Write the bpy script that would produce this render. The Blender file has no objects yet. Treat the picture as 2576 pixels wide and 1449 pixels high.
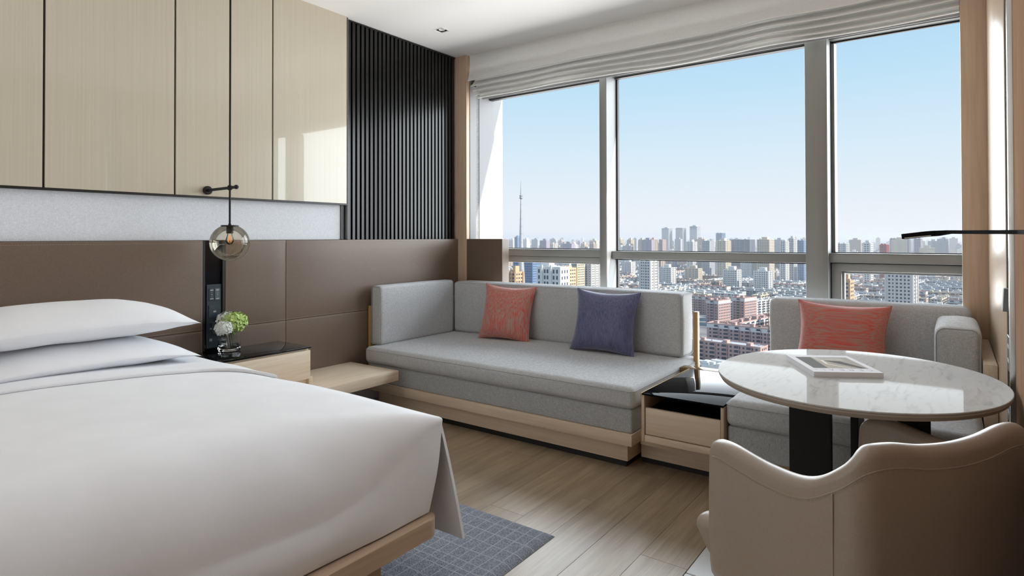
import bpy, bmesh, math, random
from math import sin, cos, pi, radians, sqrt, exp
from mathutils import Vector, Matrix, noise

random.seed(7)
SC = bpy.context.scene
COL = SC.collection

# ------------------------------------------------------------------ camera
cam_d = bpy.data.cameras.new('camera')
cam = bpy.data.objects.new('camera', cam_d)
COL.objects.link(cam)
SC.camera = cam
YAW, PITCH, ROLL = 0.611779304, 0.0099212613, -0.0025004980
fw = Vector((-sin(YAW) * cos(PITCH), cos(YAW) * cos(PITCH), sin(PITCH)))
rt0 = Vector((cos(YAW), sin(YAW), 0))
up0 = rt0.cross(fw)
rt = rt0 * cos(ROLL) + up0 * sin(ROLL)
up = rt.cross(fw)
cam.matrix_world = Matrix(((rt.x, up.x, -fw.x, 0), (rt.y, up.y, -fw.y, 0), (rt.z, up.z, -fw.z, 1.25), (0, 0, 0, 1)))
cam_d.sensor_fit = 'HORIZONTAL'
cam_d.sensor_width = 36
cam_d.lens = 36 * 1498.07 / 2576
cam_d.shift_x = (1288 - 1341.76) / 2576
cam_d.shift_y = (581.30 - 724.5) / 2576
cam_d.clip_start = 0.05
cam_d.clip_end = 60000

# ------------------------------------------------------------------ world, sun, fill lamps
wd = bpy.data.worlds.new('sky')
SC.world = wd
wd.use_nodes = True
nt = wd.node_tree
bg = nt.nodes['Background']
tc = nt.nodes.new('ShaderNodeTexCoord')
sp = nt.nodes.new('ShaderNodeSeparateXYZ')
rp = nt.nodes.new('ShaderNodeValToRGB')
nt.links.new(tc.outputs['Generated'], sp.inputs[0])
nt.links.new(sp.outputs['Z'], rp.inputs[0])
nt.links.new(rp.outputs[0], bg.inputs[0])
el = rp.color_ramp.elements
el[0].position = 0.0
el[0].color = (0.88, 0.91, 0.96, 1)
el[1].position = 1.0
el[1].color = (0.10, 0.30, 0.66, 1)
for p, c in ((0.035, (0.86, 0.905, 0.965)), (0.13, (0.72, 0.86, 0.97)), (0.24, (0.54, 0.78, 0.955)),
             (0.36, (0.40, 0.67, 0.92)), (0.6, (0.22, 0.47, 0.82))):
    e = el.new(p)
    e.color = (*c, 1)
bg.inputs[1].default_value = 1.0

sun_d = bpy.data.lights.new('sun', 'SUN')
sun_d.energy = 6.4
sun_d.angle = radians(0.6)
sun_d.color = (1.0, 0.93, 0.83)
sun = bpy.data.objects.new('sun', sun_d)
COL.objects.link(sun)
SUN_AZ, SUN_EL = radians(12), radians(31)        # azimuth from +X towards +Y
sdir = Vector((cos(SUN_EL) * cos(SUN_AZ), cos(SUN_EL) * sin(SUN_AZ), sin(SUN_EL)))
sun.rotation_euler = sdir.to_track_quat('Z', 'Y').to_euler()
sun.location = (6, 8, 8)

# added area lamps outside the windows, boosting daylight from the sky and city sides
for nm, z, h, watts, tint, tilt in (('sky_fill', 5.0, 9.0, 15200, (0.90, 0.96, 1.0), -84), ('city_fill', -5.0, 10.5, 15000, (1.0, 0.985, 0.955), -98)):
    fill_lamp_d = bpy.data.lights.new(nm, 'AREA')
    fill_lamp_d.shape = 'RECTANGLE'
    fill_lamp_d.size, fill_lamp_d.size_y = 70, h
    fill_lamp_d.energy = watts
    fill_lamp_d.color = tint
    fill_lamp = bpy.data.objects.new(nm, fill_lamp_d)
    COL.objects.link(fill_lamp)
    fill_lamp.location = (-2.5, 13.0, z)
    fill_lamp.rotation_euler = (radians(tilt), 0, 0)              # faces the room

room_d = bpy.data.lights.new('ceiling_fill', 'AREA')       # added fill lamp out of view, thrown on to the ceiling
room_d.shape = 'RECTANGLE'
room_d.size, room_d.size_y = 2.2, 1.0
room_d.energy = 36
room_d.color = (0.97, 0.985, 1.0)
room = bpy.data.objects.new('ceiling_fill', room_d)
COL.objects.link(room)
room.location = (-2.2, -1.4, 0.7)
room.rotation_euler = (radians(172), 0, 0)                 # points up, leaning towards the bed

SC.view_settings.view_transform = 'Standard'
SC.view_settings.look = 'None'
SC.view_settings.exposure = 0.0
SC.view_settings.gamma = 1.0
SC.view_settings.use_curve_mapping = False
SC.cycles.max_bounces = 10
SC.cycles.diffuse_bounces = 6
SC.cycles.glossy_bounces = 4
SC.cycles.transmission_bounces = 6
SC.cycles.transparent_max_bounces = 12
SC.cycles.volume_bounces = 2
SC.cycles.caustics_reflective = False
SC.cycles.caustics_refractive = False
SC.cycles.sample_clamp_indirect = 6

# ------------------------------------------------------------------ materials
def new_mat(name):
    m = bpy.data.materials.new(name)
    m.use_nodes = True
    n = m.node_tree.nodes
    return m, n, m.node_tree.links, n['Principled BSDF']


def mat(name, col, rough=0.5, metal=0.0, coat=0.0, spec=0.5, emit=None, sheen=0.0):
    m, n, l, b = new_mat(name)
    b.inputs['Base Color'].default_value = (*col, 1)
    b.inputs['Roughness'].default_value = rough
    b.inputs['Metallic'].default_value = metal
    b.inputs['Coat Weight'].default_value = coat
    b.inputs['Specular IOR Level'].default_value = spec
    b.inputs['Sheen Weight'].default_value = sheen
    if emit:
        b.inputs['Emission Color'].default_value = (*emit[0], 1)
        b.inputs['Emission Strength'].default_value = emit[1]
    return m


def coords(n, l, scale, rnd=True):
    t = n.new('ShaderNodeTexCoord')
    mp = n.new('ShaderNodeMapping')
    mp.inputs['Scale'].default_value = scale
    l.new(t.outputs['Object'], mp.inputs[0])
    if rnd:
        oi = n.new('ShaderNodeObjectInfo')
        mul = n.new('ShaderNodeVectorMath')
        mul.operation = 'SCALE'
        mul.inputs[0].default_value = (37, 53, 71)
        l.new(oi.outputs['Random'], mul.inputs['Scale'])
        l.new(mul.outputs[0], mp.inputs['Location'])
    return mp


def noise_mat(name, c1, c2, scale, rough=0.5, detail=4.0, spec=0.5, coat=0.0, bump=0.0, lo=0.35, hi=0.65, extra=None,
              rnd=True, vary=0.0, distort=0.0, sheen=0.0, coat_rough=0.05):
    """two colours mixed by a noise stretched by SCALE; optional fine relief"""
    m, n, l, b = new_mat(name)
    mp = coords(n, l, scale, rnd)
    nz = n.new('ShaderNodeTexNoise')
    nz.inputs['Scale'].default_value = 1.0
    nz.inputs['Detail'].default_value = detail
    nz.inputs['Distortion'].default_value = distort
    l.new(mp.outputs[0], nz.inputs['Vector'])
    r = n.new('ShaderNodeValToRGB')
    r.color_ramp.elements[0].position = lo
    r.color_ramp.elements[1].position = hi
    r.color_ramp.elements[0].color = (*c1, 1)
    r.color_ramp.elements[1].color = (*c2, 1)
    l.new(nz.outputs['Fac'], r.inputs[0])
    out = r.outputs[0]
    if extra:                                             # (scale, amount): a second noise over the first
        mp2 = coords(n, l, extra[0], rnd)
        nz2 = n.new('ShaderNodeTexNoise')
        nz2.inputs['Scale'].default_value = 1.0
        nz2.inputs['Detail'].default_value = 3
        l.new(mp2.outputs[0], nz2.inputs['Vector'])
        mx = n.new('ShaderNodeMix')
        mx.data_type = 'RGBA'
        mx.blend_type = 'OVERLAY'
        mx.inputs['Factor'].default_value = extra[1]
        l.new(out, mx.inputs[6])
        l.new(nz2.outputs['Fac'], mx.inputs[7])
        out = mx.outputs[2]
    if vary:
        oi = n.new('ShaderNodeObjectInfo')
        mr = n.new('ShaderNodeMapRange')
        mr.inputs['To Min'].default_value = 1 - vary
        mr.inputs['To Max'].default_value = 1 + vary
        l.new(oi.outputs['Random'], mr.inputs[0])
        hs = n.new('ShaderNodeHueSaturation')
        l.new(mr.outputs[0], hs.inputs['Value'])
        l.new(out, hs.inputs['Color'])
        out = hs.outputs[0]
    l.new(out, b.inputs['Base Color'])
    b.inputs['Roughness'].default_value = rough
    b.inputs['Specular IOR Level'].default_value = spec
    b.inputs['Coat Weight'].default_value = coat
    b.inputs['Coat Roughness'].default_value = coat_rough
    b.inputs['Sheen Weight'].default_value = sheen
    if bump:
        bp = n.new('ShaderNodeBump')
        bp.inputs['Strength'].default_value = bump
        bp.inputs['Distance'].default_value = 0.002
        l.new(nz.outputs['Fac'], bp.inputs['Height'])
        l.new(bp.outputs[0], b.inputs['Normal'])
    return m


def fabric_mat(name, c1, c2, fine=900, bump=0.25, rough=0.9, sheen=0.15, big=0.0):
    """woven cloth: crossed stretched noises"""
    m, n, l, b = new_mat(name)
    outs = []
    for sc in ((fine, fine, fine * 0.12), (fine * 0.12, fine * 0.12, fine)):
        mp = coords(n, l, sc, False)
        nz = n.new('ShaderNodeTexNoise')
        nz.inputs['Scale'].default_value = 1.0
        nz.inputs['Detail'].default_value = 2
        l.new(mp.outputs[0], nz.inputs['Vector'])
        outs.append(nz.outputs['Fac'])
    ad = n.new('ShaderNodeMath')
    ad.operation = 'ADD'
    l.new(outs[0], ad.inputs[0])
    l.new(outs[1], ad.inputs[1])
    hf = n.new('ShaderNodeMath')
    hf.operation = 'MULTIPLY'
    hf.inputs[1].default_value = 0.5
    l.new(ad.outputs[0], hf.inputs[0])
    r = n.new('ShaderNodeValToRGB')
    r.color_ramp.elements[0].position = 0.38
    r.color_ramp.elements[1].position = 0.62
    r.color_ramp.elements[0].color = (*c1, 1)
    r.color_ramp.elements[1].color = (*c2, 1)
    l.new(hf.outputs[0], r.inputs[0])
    l.new(r.outputs[0], b.inputs['Base Color'])
    b.inputs['Roughness'].default_value = rough
    b.inputs['Specular IOR Level'].default_value = 0.2
    b.inputs['Sheen Weight'].default_value = sheen
    bp = n.new('ShaderNodeBump')
    bp.inputs['Strength'].default_value = bump
    bp.inputs['Distance'].default_value = 0.001
    l.new(hf.outputs[0], bp.inputs['Height'])
    l.new(bp.outputs[0], b.inputs['Normal'])
    return m


def pane_mat(name, tint=(0.97, 0.99, 0.985), refl=1.0):
    """clear architectural glass: what lies behind seen straight through, a Fresnel reflection on top"""
    m = bpy.data.materials.new(name)
    m.use_nodes = True
    n, l = m.node_tree.nodes, m.node_tree.links
    n.clear()
    o = n.new('ShaderNodeOutputMaterial')
    mx = n.new('ShaderNodeMixShader')
    tr = n.new('ShaderNodeBsdfTransparent')
    gl = n.new('ShaderNodeBsdfGlossy')
    fr = n.new('ShaderNodeFresnel')
    tr.inputs[0].default_value = (*tint, 1)
    gl.inputs['Roughness'].default_value = 0.0
    fr.inputs[0].default_value = 1.45
    mu = n.new('ShaderNodeMath')
    mu.operation = 'MULTIPLY'
    mu.inputs[1].default_value = refl
    l.new(fr.outputs[0], mu.inputs[0])
    l.new(mu.outputs[0], mx.inputs[0])
    l.new(tr.outputs[0], mx.inputs[1])
    l.new(gl.outputs[0], mx.inputs[2])
    l.new(mx.outputs[0], o.inputs[0])
    return m


def cloth_translucent(name, col, trans):
    m, n, l, b = new_mat(name)
    mp = coords(n, l, (420, 420, 60), False)
    nz = n.new('ShaderNodeTexNoise')
    nz.inputs['Scale'].default_value = 1
    nz.inputs['Detail'].default_value = 4
    l.new(mp.outputs[0], nz.inputs['Vector'])
    mp2 = coords(n, l, (30, 30, 500), False)
    nz2 = n.new('ShaderNodeTexNoise')
    nz2.inputs['Scale'].default_value = 1
    nz2.inputs['Detail'].default_value = 3
    l.new(mp2.outputs[0], nz2.inputs['Vector'])
    ad = n.new('ShaderNodeMath')
    l.new(nz.outputs['Fac'], ad.inputs[0])
    l.new(nz2.outputs['Fac'], ad.inputs[1])
    r = n.new('ShaderNodeValToRGB')
    r.color_ramp.elements[0].position = 0.75
    r.color_ramp.elements[1].position = 1.25
    r.color_ramp.elements[0].color = (*[c * 0.95 for c in col], 1)
    r.color_ramp.elements[1].color = (*[min(1, c * 1.04) for c in col], 1)
    l.new(ad.outputs[0], r.inputs[0])
    l.new(r.outputs[0], b.inputs['Base Color'])
    b.inputs['Roughness'].default_value = 0.95
    b.inputs['Specular IOR Level'].default_value = 0.1
    ts = n.new('ShaderNodeBsdfTranslucent')
    l.new(r.outputs[0], ts.inputs[0])
    mx = n.new('ShaderNodeMixShader')
    mx.inputs[0].default_value = trans
    l.new(b.outputs[0], mx.inputs[1])
    l.new(ts.outputs[0], mx.inputs[2])
    l.new(mx.outputs[0], n['Material Output'].inputs[0])
    return m


M = {}
M['ceiling'] = mat('ceiling_paint', (0.88, 0.88, 0.875), 0.9, spec=0.1)
M['plaster'] = mat('wall_paint', (0.72, 0.69, 0.64), 0.9)
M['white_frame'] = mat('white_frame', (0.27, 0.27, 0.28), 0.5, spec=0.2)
M['alu'] = mat('grey_aluminium', (0.28, 0.28, 0.265), 0.38, 0.25)
M['alu_light'] = mat('pale_aluminium', (0.27, 0.28, 0.285), 0.45, 0.0, spec=0.3)
M['gasket'] = mat('black_gasket', (0.015, 0.015, 0.018), 0.6)
M['gasket_grey'] = noise_mat('grey_brush_seal', (0.12, 0.12, 0.12), (0.34, 0.34, 0.34), (300, 300, 300), 0.9)
M['pane'] = pane_mat('window_glass', (0.985, 0.99, 0.99), 0.04)
M['oak_v'] = noise_mat('pale_oak_upright', (0.58, 0.42, 0.29), (0.66, 0.50, 0.36), (60, 60, 3), 0.42, detail=6, bump=0.08)
M['oak_x'] = noise_mat('pale_oak_lengthwise', (0.66, 0.52, 0.385), (0.74, 0.60, 0.455), (3, 70, 70), 0.45, detail=6, bump=0.08)
M['oak_y'] = noise_mat('pale_oak_crosswise', (0.68, 0.55, 0.405), (0.76, 0.635, 0.49), (70, 3, 70), 0.45, detail=6, bump=0.08)
M['wood_gold'] = noise_mat('golden_wood', (0.40, 0.24, 0.085), (0.50, 0.32, 0.13), (60, 60, 4), 0.4, detail=5)
M['wood_red'] = noise_mat('brown_veneer', (0.235, 0.145, 0.095), (0.30, 0.19, 0.125), (70, 70, 3), 0.8, detail=5, spec=0.0)
M['oak_gloss'] = noise_mat('satin_oak_upright', (0.40, 0.285, 0.19), (0.48, 0.355, 0.25), (60, 60, 3), 0.33, detail=6, spec=0.18)
M['floor'] = noise_mat('oak_floor', (0.27, 0.20, 0.132), (0.36, 0.28, 0.19), (26, 1.6, 26), 0.30, detail=8, bump=0.25,
                       extra=((220, 7, 220), 0.3), vary=0.07, distort=0.6)
M['stone'] = noise_mat('pale_stone', (0.60, 0.60, 0.59), (0.70, 0.70, 0.69), (9, 3, 9), 0.3, detail=7, extra=((30, 8, 30), 0.25))
M['joint'] = mat('dark_joint', (0.03, 0.025, 0.02), 0.7)
M['lacquer'] = noise_mat('cream_lacquer', (0.56, 0.505, 0.40), (0.60, 0.55, 0.445), (40, 170, 1.2), 0.12, detail=5, coat=1.0,
                         coat_rough=0.015, lo=0.3, hi=0.7, rnd=False, spec=0.3)
M['lacquer'].node_tree.nodes['Principled BSDF'].inputs['Coat Weight'].default_value = 0.7
M['blackout'] = mat('black_trim', (0.012, 0.011, 0.010), 0.4)
M['slat'] = noise_mat('black_stained_slat', (0.007, 0.0065, 0.006), (0.013, 0.0125, 0.012), (90, 90, 4), 0.24, detail=4, spec=0.42)
M['chrome'] = mat('metal_trim', (0.75, 0.75, 0.74), 0.25, 1.0)
M['wallcloth'] = fabric_mat('grey_wall_cloth', (0.62, 0.65, 0.70), (0.80, 0.825, 0.86), 700, 0.3)
M['leather'] = noise_mat('brown_leather', (0.150, 0.106, 0.079), (0.175, 0.126, 0.094), (220, 220, 220), 0.36, detail=3, bump=0.15, spec=0.45)
M['thread'] = mat('tan_thread', (0.36, 0.28, 0.21), 0.7)
M['black_gloss'] = mat('black_glass', (0.006, 0.006, 0.007), 0.03, coat=0.0, spec=0.5)
M['black_gloss'].node_tree.nodes['Principled BSDF'].inputs['IOR'].default_value = 1.3
M['cabinet_glass'] = mat('smoked_cabinet_glass', (0.006, 0.006, 0.007), 0.03)
M['cabinet_glass'].node_tree.nodes['Principled BSDF'].inputs['IOR'].default_value = 1.075
M['ledge'] = mat('bronze_ledge', (0.20, 0.135, 0.06), 0.08)
M['ledge'].node_tree.nodes['Principled BSDF'].inputs['IOR'].default_value = 1.1
M['panel_dark'] = mat('slate_plastic', (0.030, 0.045, 0.056), 0.33)
M['panel_mid'] = mat('grey_plastic', (0.075, 0.10, 0.115), 0.3)
M['mark'] = mat('pale_print', (0.6, 0.65, 0.68), 0.6)
M['white_socket'] = mat('pale_socket', (0.55, 0.57, 0.58), 0.5)
M['black_metal'] = mat('black_metal', (0.012, 0.0115, 0.011), 0.5, 0.0, spec=0.25)
M['sheet'] = noise_mat('white_sheet', (0.83, 0.84, 0.87), (0.86, 0.87, 0.90), (6, 6, 6), 0.85, detail=3, spec=0.15, rnd=False, sheen=0.1)
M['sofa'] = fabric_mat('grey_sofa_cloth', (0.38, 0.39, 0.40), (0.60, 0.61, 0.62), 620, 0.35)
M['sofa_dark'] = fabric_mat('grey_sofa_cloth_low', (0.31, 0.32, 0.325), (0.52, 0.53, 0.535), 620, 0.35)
M['piping'] = mat('grey_piping', (0.36, 0.365, 0.37), 0.9)
M['red_v'] = noise_mat('red_and_taupe_weave', (0.64, 0.085, 0.055), (0.42, 0.31, 0.26), (150, 150, 5), 0.55, detail=5, bump=0.2, lo=0.36, hi=0.64, sheen=0.4)
M['red_h'] = noise_mat('red_and_taupe_weave_across', (0.62, 0.075, 0.045), (0.36, 0.25, 0.20), (5, 150, 150), 0.55, detail=5, bump=0.2, lo=0.36, hi=0.66, sheen=0.4)
M['blue'] = noise_mat('blue_satin_weave', (0.055, 0.062, 0.165), (0.14, 0.145, 0.27), (140, 140, 10), 0.38, detail=5, bump=0.15, lo=0.35, hi=0.75, sheen=0.6)
M['blind'] = cloth_translucent('pale_blind_cloth', (0.86, 0.86, 0.845), 0.15)
M['hem'] = mat('hem_highlight', (0.93, 0.93, 0.92), 0.9, spec=0.05)  # whiter than the cloth: the glow along fold edges put into colour
M['cream'] = noise_mat('cream_leather', (0.36, 0.295, 0.24), (0.385, 0.315, 0.255), (180, 180, 180), 0.34, detail=3, bump=0.05, spec=0.6)
M['cream_thread'] = mat('cream_thread', (0.42, 0.35, 0.285), 0.7)
M['cover'] = mat('white_cover', (0.78, 0.78, 0.82), 0.7, spec=0.03)
M['pages'] = mat('pale_pages', (0.75, 0.76, 0.80), 0.8)
M['ink'] = mat('dark_ink', (0.06, 0.06, 0.07), 0.6)
M['photo_dark'] = mat('grey_print', (0.155, 0.16, 0.15), 0.7, spec=0.03)
M['photo_tan'] = mat('tan_print', (0.46, 0.42, 0.35), 0.7, spec=0.03)
M['photo_taupe'] = mat('taupe_print', (0.42, 0.38, 0.35), 0.7, spec=0.03)
M['photo_white'] = mat('white_print', (0.80, 0.80, 0.76), 0.7, spec=0.03)
M['photo_black'] = mat('shade_print', (0.12, 0.12, 0.11), 0.7, spec=0.03)
M['lamp_white'] = mat('lamp_diffuser', (0.7, 0.68, 0.6), 0.5)
M['concrete'] = mat('core_concrete', (0.3, 0.3, 0.3), 0.9)
M['petal_w'] = mat('white_petal', (0.82, 0.85, 0.80), 0.6)
M['petal_g'] = mat('lime_petal', (0.47, 0.62, 0.19), 0.6)
M['leaf'] = mat('green_stem', (0.12, 0.22, 0.05), 0.6)
M['vase'] = mat('vase_glass', (0.96, 0.98, 0.98), 0.0)
M['vase'].node_tree.nodes['Principled BSDF'].inputs['Transmission Weight'].default_value = 1.0
M['vase'].node_tree.nodes['Principled BSDF'].inputs['IOR'].default_value = 1.45
M['globe'] = pane_mat('smoked_glass', (0.93, 0.885, 0.80), 0.8)
M['bulb'] = pane_mat('bulb_glass', (0.97, 0.95, 0.9), 1.0)
M['filament'] = mat('filament', (0.9, 0.4, 0.15), 0.5, emit=((1.0, 0.30, 0.06), 0.7))


def marble():
    m, n, l, b = new_mat('white_marble')
    mp = coords(n, l, (34, 8, 10), False)
    mp.inputs['Rotation'].default_value = (0, 0, radians(-62))
    nz = n.new('ShaderNodeTexNoise')
    nz.inputs['Scale'].default_value = 1
    nz.inputs['Detail'].default_value = 8
    nz.inputs['Distortion'].default_value = 1.2
    l.new(mp.outputs[0], nz.inputs['Vector'])
    r = n.new('ShaderNodeValToRGB')
    r.color_ramp.elements[0].position = 0.28
    r.color_ramp.elements[0].color = (0.43, 0.43, 0.425, 1)
    r.color_ramp.elements[1].position = 0.50
    r.color_ramp.elements[1].color = (0.56, 0.56, 0.55, 1)
    e = r.color_ramp.elements.new(0.38)
    e.color = (0.51, 0.51, 0.50, 1)
    l.new(nz.outputs['Fac'], r.inputs[0])
    l.new(r.outputs[0], b.inputs['Base Color'])
    b.inputs['Roughness'].default_value = 0.04
    b.inputs['IOR'].default_value = 1.032
    return m


M['lamp_black'] = mat('matte_black', (0.008, 0.008, 0.008), 0.9, spec=0.03)
M['head'] = mat('head_aluminium', (0.17, 0.17, 0.165), 0.5, spec=0.2)
M['oak_bed'] = noise_mat('bed_oak', (0.46, 0.325, 0.22), (0.54, 0.395, 0.275), (70, 3, 70), 0.42, detail=6, bump=0.08)
M['marble'] = marble()
M['table_edge'] = mat('taupe_stone_edge', (0.36, 0.31, 0.26), 0.35)


def rug_mat():
    m, n, l, b = new_mat('blue_grey_pile')
    t = n.new('ShaderNodeTexCoord')
    s = n.new('ShaderNodeSeparateXYZ')
    wob = n.new('ShaderNodeTexNoise')
    wob.inputs['Scale'].default_value = 9
    l.new(t.outputs['Object'], wob.inputs['Vector'])
    l.new(t.outputs['Object'], s.inputs[0])

    def math(op, a, bb):
        k = n.new('ShaderNodeMath')
        k.operation = op
        for i, v in enumerate((a, bb)):
            if isinstance(v, (int, float)):
                k.inputs[i].default_value = v
            else:
                l.new(v, k.inputs[i])
        return k.outputs[0]

    def lines(coord, pitch, width, amt):
        w = math('MULTIPLY', wob.outputs['Fac'], amt)
        a = math('ADD', coord, w)
        f = math('MULTIPLY', a, 1.0 / pitch)
        d = math('FRACT', f, 0)
        q = math('ABSOLUTE', math('SUBTRACT', d, 0.5), 0)
        return math('GREATER_THAN', q, 0.5 - width / pitch * 0.5)
    la = lines(s.outputs['X'], 0.052, 0.005, 0.01)
    lb = lines(s.outputs['Y'], 0.075, 0.005, 0.012)
    lc = lines(s.outputs['Y'], 0.27, 0.006, 0.01)
    rib = lines(s.outputs['X'], 0.013, 0.0055, 0.004)
    mx = math('MAXIMUM', math('MAXIMUM', la, lb), lc)
    nz = n.new('ShaderNodeTexNoise')
    nz.inputs['Scale'].default_value = 160
    nz.inputs['Detail'].default_value = 3
    l.new(t.outputs['Object'], nz.inputs['Vector'])
    r = n.new('ShaderNodeValToRGB')
    r.color_ramp.elements[0].position = 0.3
    r.color_ramp.elements[1].position = 0.7
    r.color_ramp.elements[0].color = (0.15, 0.162, 0.192, 1)
    r.color_ramp.elements[1].color = (0.32, 0.34, 0.385, 1)
    l.new(nz.outputs['Fac'], r.inputs[0])
    mm = n.new('ShaderNodeMix')
    mm.data_type = 'RGBA'
    l.new(math('MULTIPLY', mx, 0.75), mm.inputs['Factor'])
    l.new(r.outputs[0], mm.inputs[6])
    mm.inputs[7].default_value = (0.40, 0.42, 0.455, 1)
    l.new(mm.outputs[2], b.inputs['Base Color'])
    b.inputs['Roughness'].default_value = 1.0
    b.inputs['Specular IOR Level'].default_value = 0.05
    h = math('SUBTRACT', math('SUBTRACT', math('MULTIPLY', nz.outputs['Fac'], 1.0), math('MULTIPLY', rib, 0.5)), math('MULTIPLY', mx, 0.8))
    bp = n.new('ShaderNodeBump')
    bp.inputs['Strength'].default_value = 0.8
    bp.inputs['Distance'].default_value = 0.006
    l.new(h, bp.inputs['Height'])
    l.new(bp.outputs[0], b.inputs['Normal'])
    return m


M['rug'] = rug_mat()

# ------------------------------------------------------------------ object helpers
ORG = {}


def tag(o, label=None, cat=None, group=None, kind=None):
    if label:
        o['label'] = label
    if cat:
        o['category'] = cat
    if group:
        o['group'] = group
    if kind:
        o['kind'] = kind
    return o


def thing(name, label, cat, loc, group=None, kind=None):
    o = bpy.data.objects.new(name, None)
    o.empty_display_size = 0.1
    o.location = loc
    COL.objects.link(o)
    ORG[o.name] = Vector(loc)
    return tag(o, label, cat, group, kind)


def link(name, me, parent=None, loc=None):
    """link a mesh whose vertices are in world coordinates; parts take their parent's origin"""
    o = bpy.data.objects.new(name, me)
    COL.objects.link(o)
    if parent is not None:
        org = ORG[parent.name]
        o.parent = parent
    else:
        if loc is None:
            xs = [v.co for v in me.vertices]
            loc = (sum(v.x for v in xs) / len(xs), sum(v.y for v in xs) / len(xs), min(v.z for v in xs))
        org = Vector(loc)
        o.location = org
    ORG[o.name] = org
    me.transform(Matrix.Translation(-org))
    return o


def finish(bm, name, material, parent=None, smooth=40, loc=None, recalc=True):
    if recalc:
        bmesh.ops.recalc_face_normals(bm, faces=bm.faces)
    me = bpy.data.meshes.new(name)
    bm.to_mesh(me)
    bm.free()
    mats = material if isinstance(material, (list, tuple)) else [material]
    for m in mats:
        me.materials.append(m)
    if smooth:
        me.shade_smooth()
        if smooth < 180:
            me.set_sharp_from_angle(angle=radians(smooth))
    return link(name, me, parent, loc)


def add_box(bm, x0, x1, y0, y1, z0, z1, bev=0.0, seg=2, mi=0, rot=None):
    c = Vector(((x0 + x1) / 2, (y0 + y1) / 2, (z0 + z1) / 2))
    mt = Matrix.Translation(c) @ (rot if rot else Matrix()) @ Matrix.Diagonal((abs(x1 - x0), abs(y1 - y0), abs(z1 - z0), 1))
    r = bmesh.ops.create_cube(bm, size=1.0, matrix=mt)
    vs = r['verts']
    fs = set(f for v in vs for f in v.link_faces)
    for f in fs:
        f.material_index = mi
    if bev:
        es = list(set(e for v in vs for e in v.link_edges))
        bmesh.ops.bevel(bm, geom=es, offset=bev, segments=seg, affect='EDGES', profile=0.5, clamp_overlap=True, material=-1)


def box(name, material, x0, x1, y0, y1, z0, z1, parent=None, bev=0.0, seg=2, loc=None):
    bm = bmesh.new()
    add_box(bm, x0, x1, y0, y1, z0, z1, bev, seg)
    return finish(bm, name, material, parent, 35, loc)


def add_tube(bm, pts, r, seg=10, closed=False, caps=True, radii=None):
    pts = [Vector(p) for p in pts]
    n = len(pts)
    rings = []
    prev = None
    for i, p in enumerate(pts):
        if closed:
            d = (pts[(i + 1) % n] - pts[i - 1]).normalized()
        else:
            d = (pts[min(i + 1, n - 1)] - pts[max(i - 1, 0)]).normalized()
        if prev is None:
            a = d.orthogonal().normalized()
        else:
            a = (prev - d * prev.dot(d))
            a = a.normalized() if a.length > 1e-6 else d.orthogonal().normalized()
        prev = a
        b = d.cross(a)
        rr = radii[i] if radii else r
        rings.append([bm.verts.new(p + (a * cos(2 * pi * k / seg) + b * sin(2 * pi * k / seg)) * rr) for k in range(seg)])
    m = n if closed else n - 1
    for i in range(m):
        A, B = rings[i], rings[(i + 1) % n]
        off = 0
        if closed and i == n - 1:
            off = min(range(seg), key=lambda k: (B[k].co - A[0].co).length)
        for k in range(seg):
            bm.faces.new((A[k], A[(k + 1) % seg], B[(k + 1 + off) % seg], B[(k + off) % seg]))
    if caps and not closed:
        bm.faces.new(rings[0][::-1])
        bm.faces.new(rings[-1])


def tube(name, material, pts, r, parent=None, seg=10, closed=False, radii=None):
    bm = bmesh.new()
    add_tube(bm, pts, r, seg, closed, True, radii)
    return finish(bm, name, material, parent, 50)


def add_lathe(bm, prof, c, seg=32, axis='z'):
    """prof: (radius, height) pairs turned about an axis through c"""
    rings = []
    c = Vector(c)
    for r, h in prof:
        ring = []
        for k in range(seg):
            a = 2 * pi * k / seg
            if axis == 'z':
                p = Vector((r * cos(a), r * sin(a), h))
            else:
                p = Vector((h, r * cos(a), r * sin(a)))
            ring.append(bm.verts.new(c + p))
        rings.append(ring)
    for A, B in zip(rings, rings[1:]):
        for k in range(seg):
            bm.faces.new((A[k], A[(k + 1) % seg], B[(k + 1) % seg], B[k]))
    return rings


def lathe(name, material, prof, c, parent=None, seg=32, axis='z', cap=True, smooth=40):
    bm = bmesh.new()
    r = add_lathe(bm, prof, c, seg, axis)
    if cap:
        bm.faces.new(r[0][::-1])
        bm.faces.new(r[-1])
    bmesh.ops.remove_doubles(bm, verts=bm.verts, dist=1e-6)
    return finish(bm, name, material, parent, smooth)


def add_grid(bm, nu, nv, fn, flip=False):
    vs = [[bm.verts.new(fn(i / nu, j / nv)) for j in range(nv + 1)] for i in range(nu + 1)]
    for i in range(nu):
        for j in range(nv):
            q = (vs[i][j], vs[i + 1][j], vs[i + 1][j + 1], vs[i][j + 1])
            bm.faces.new(q[::-1] if flip else q)
    return vs


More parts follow.
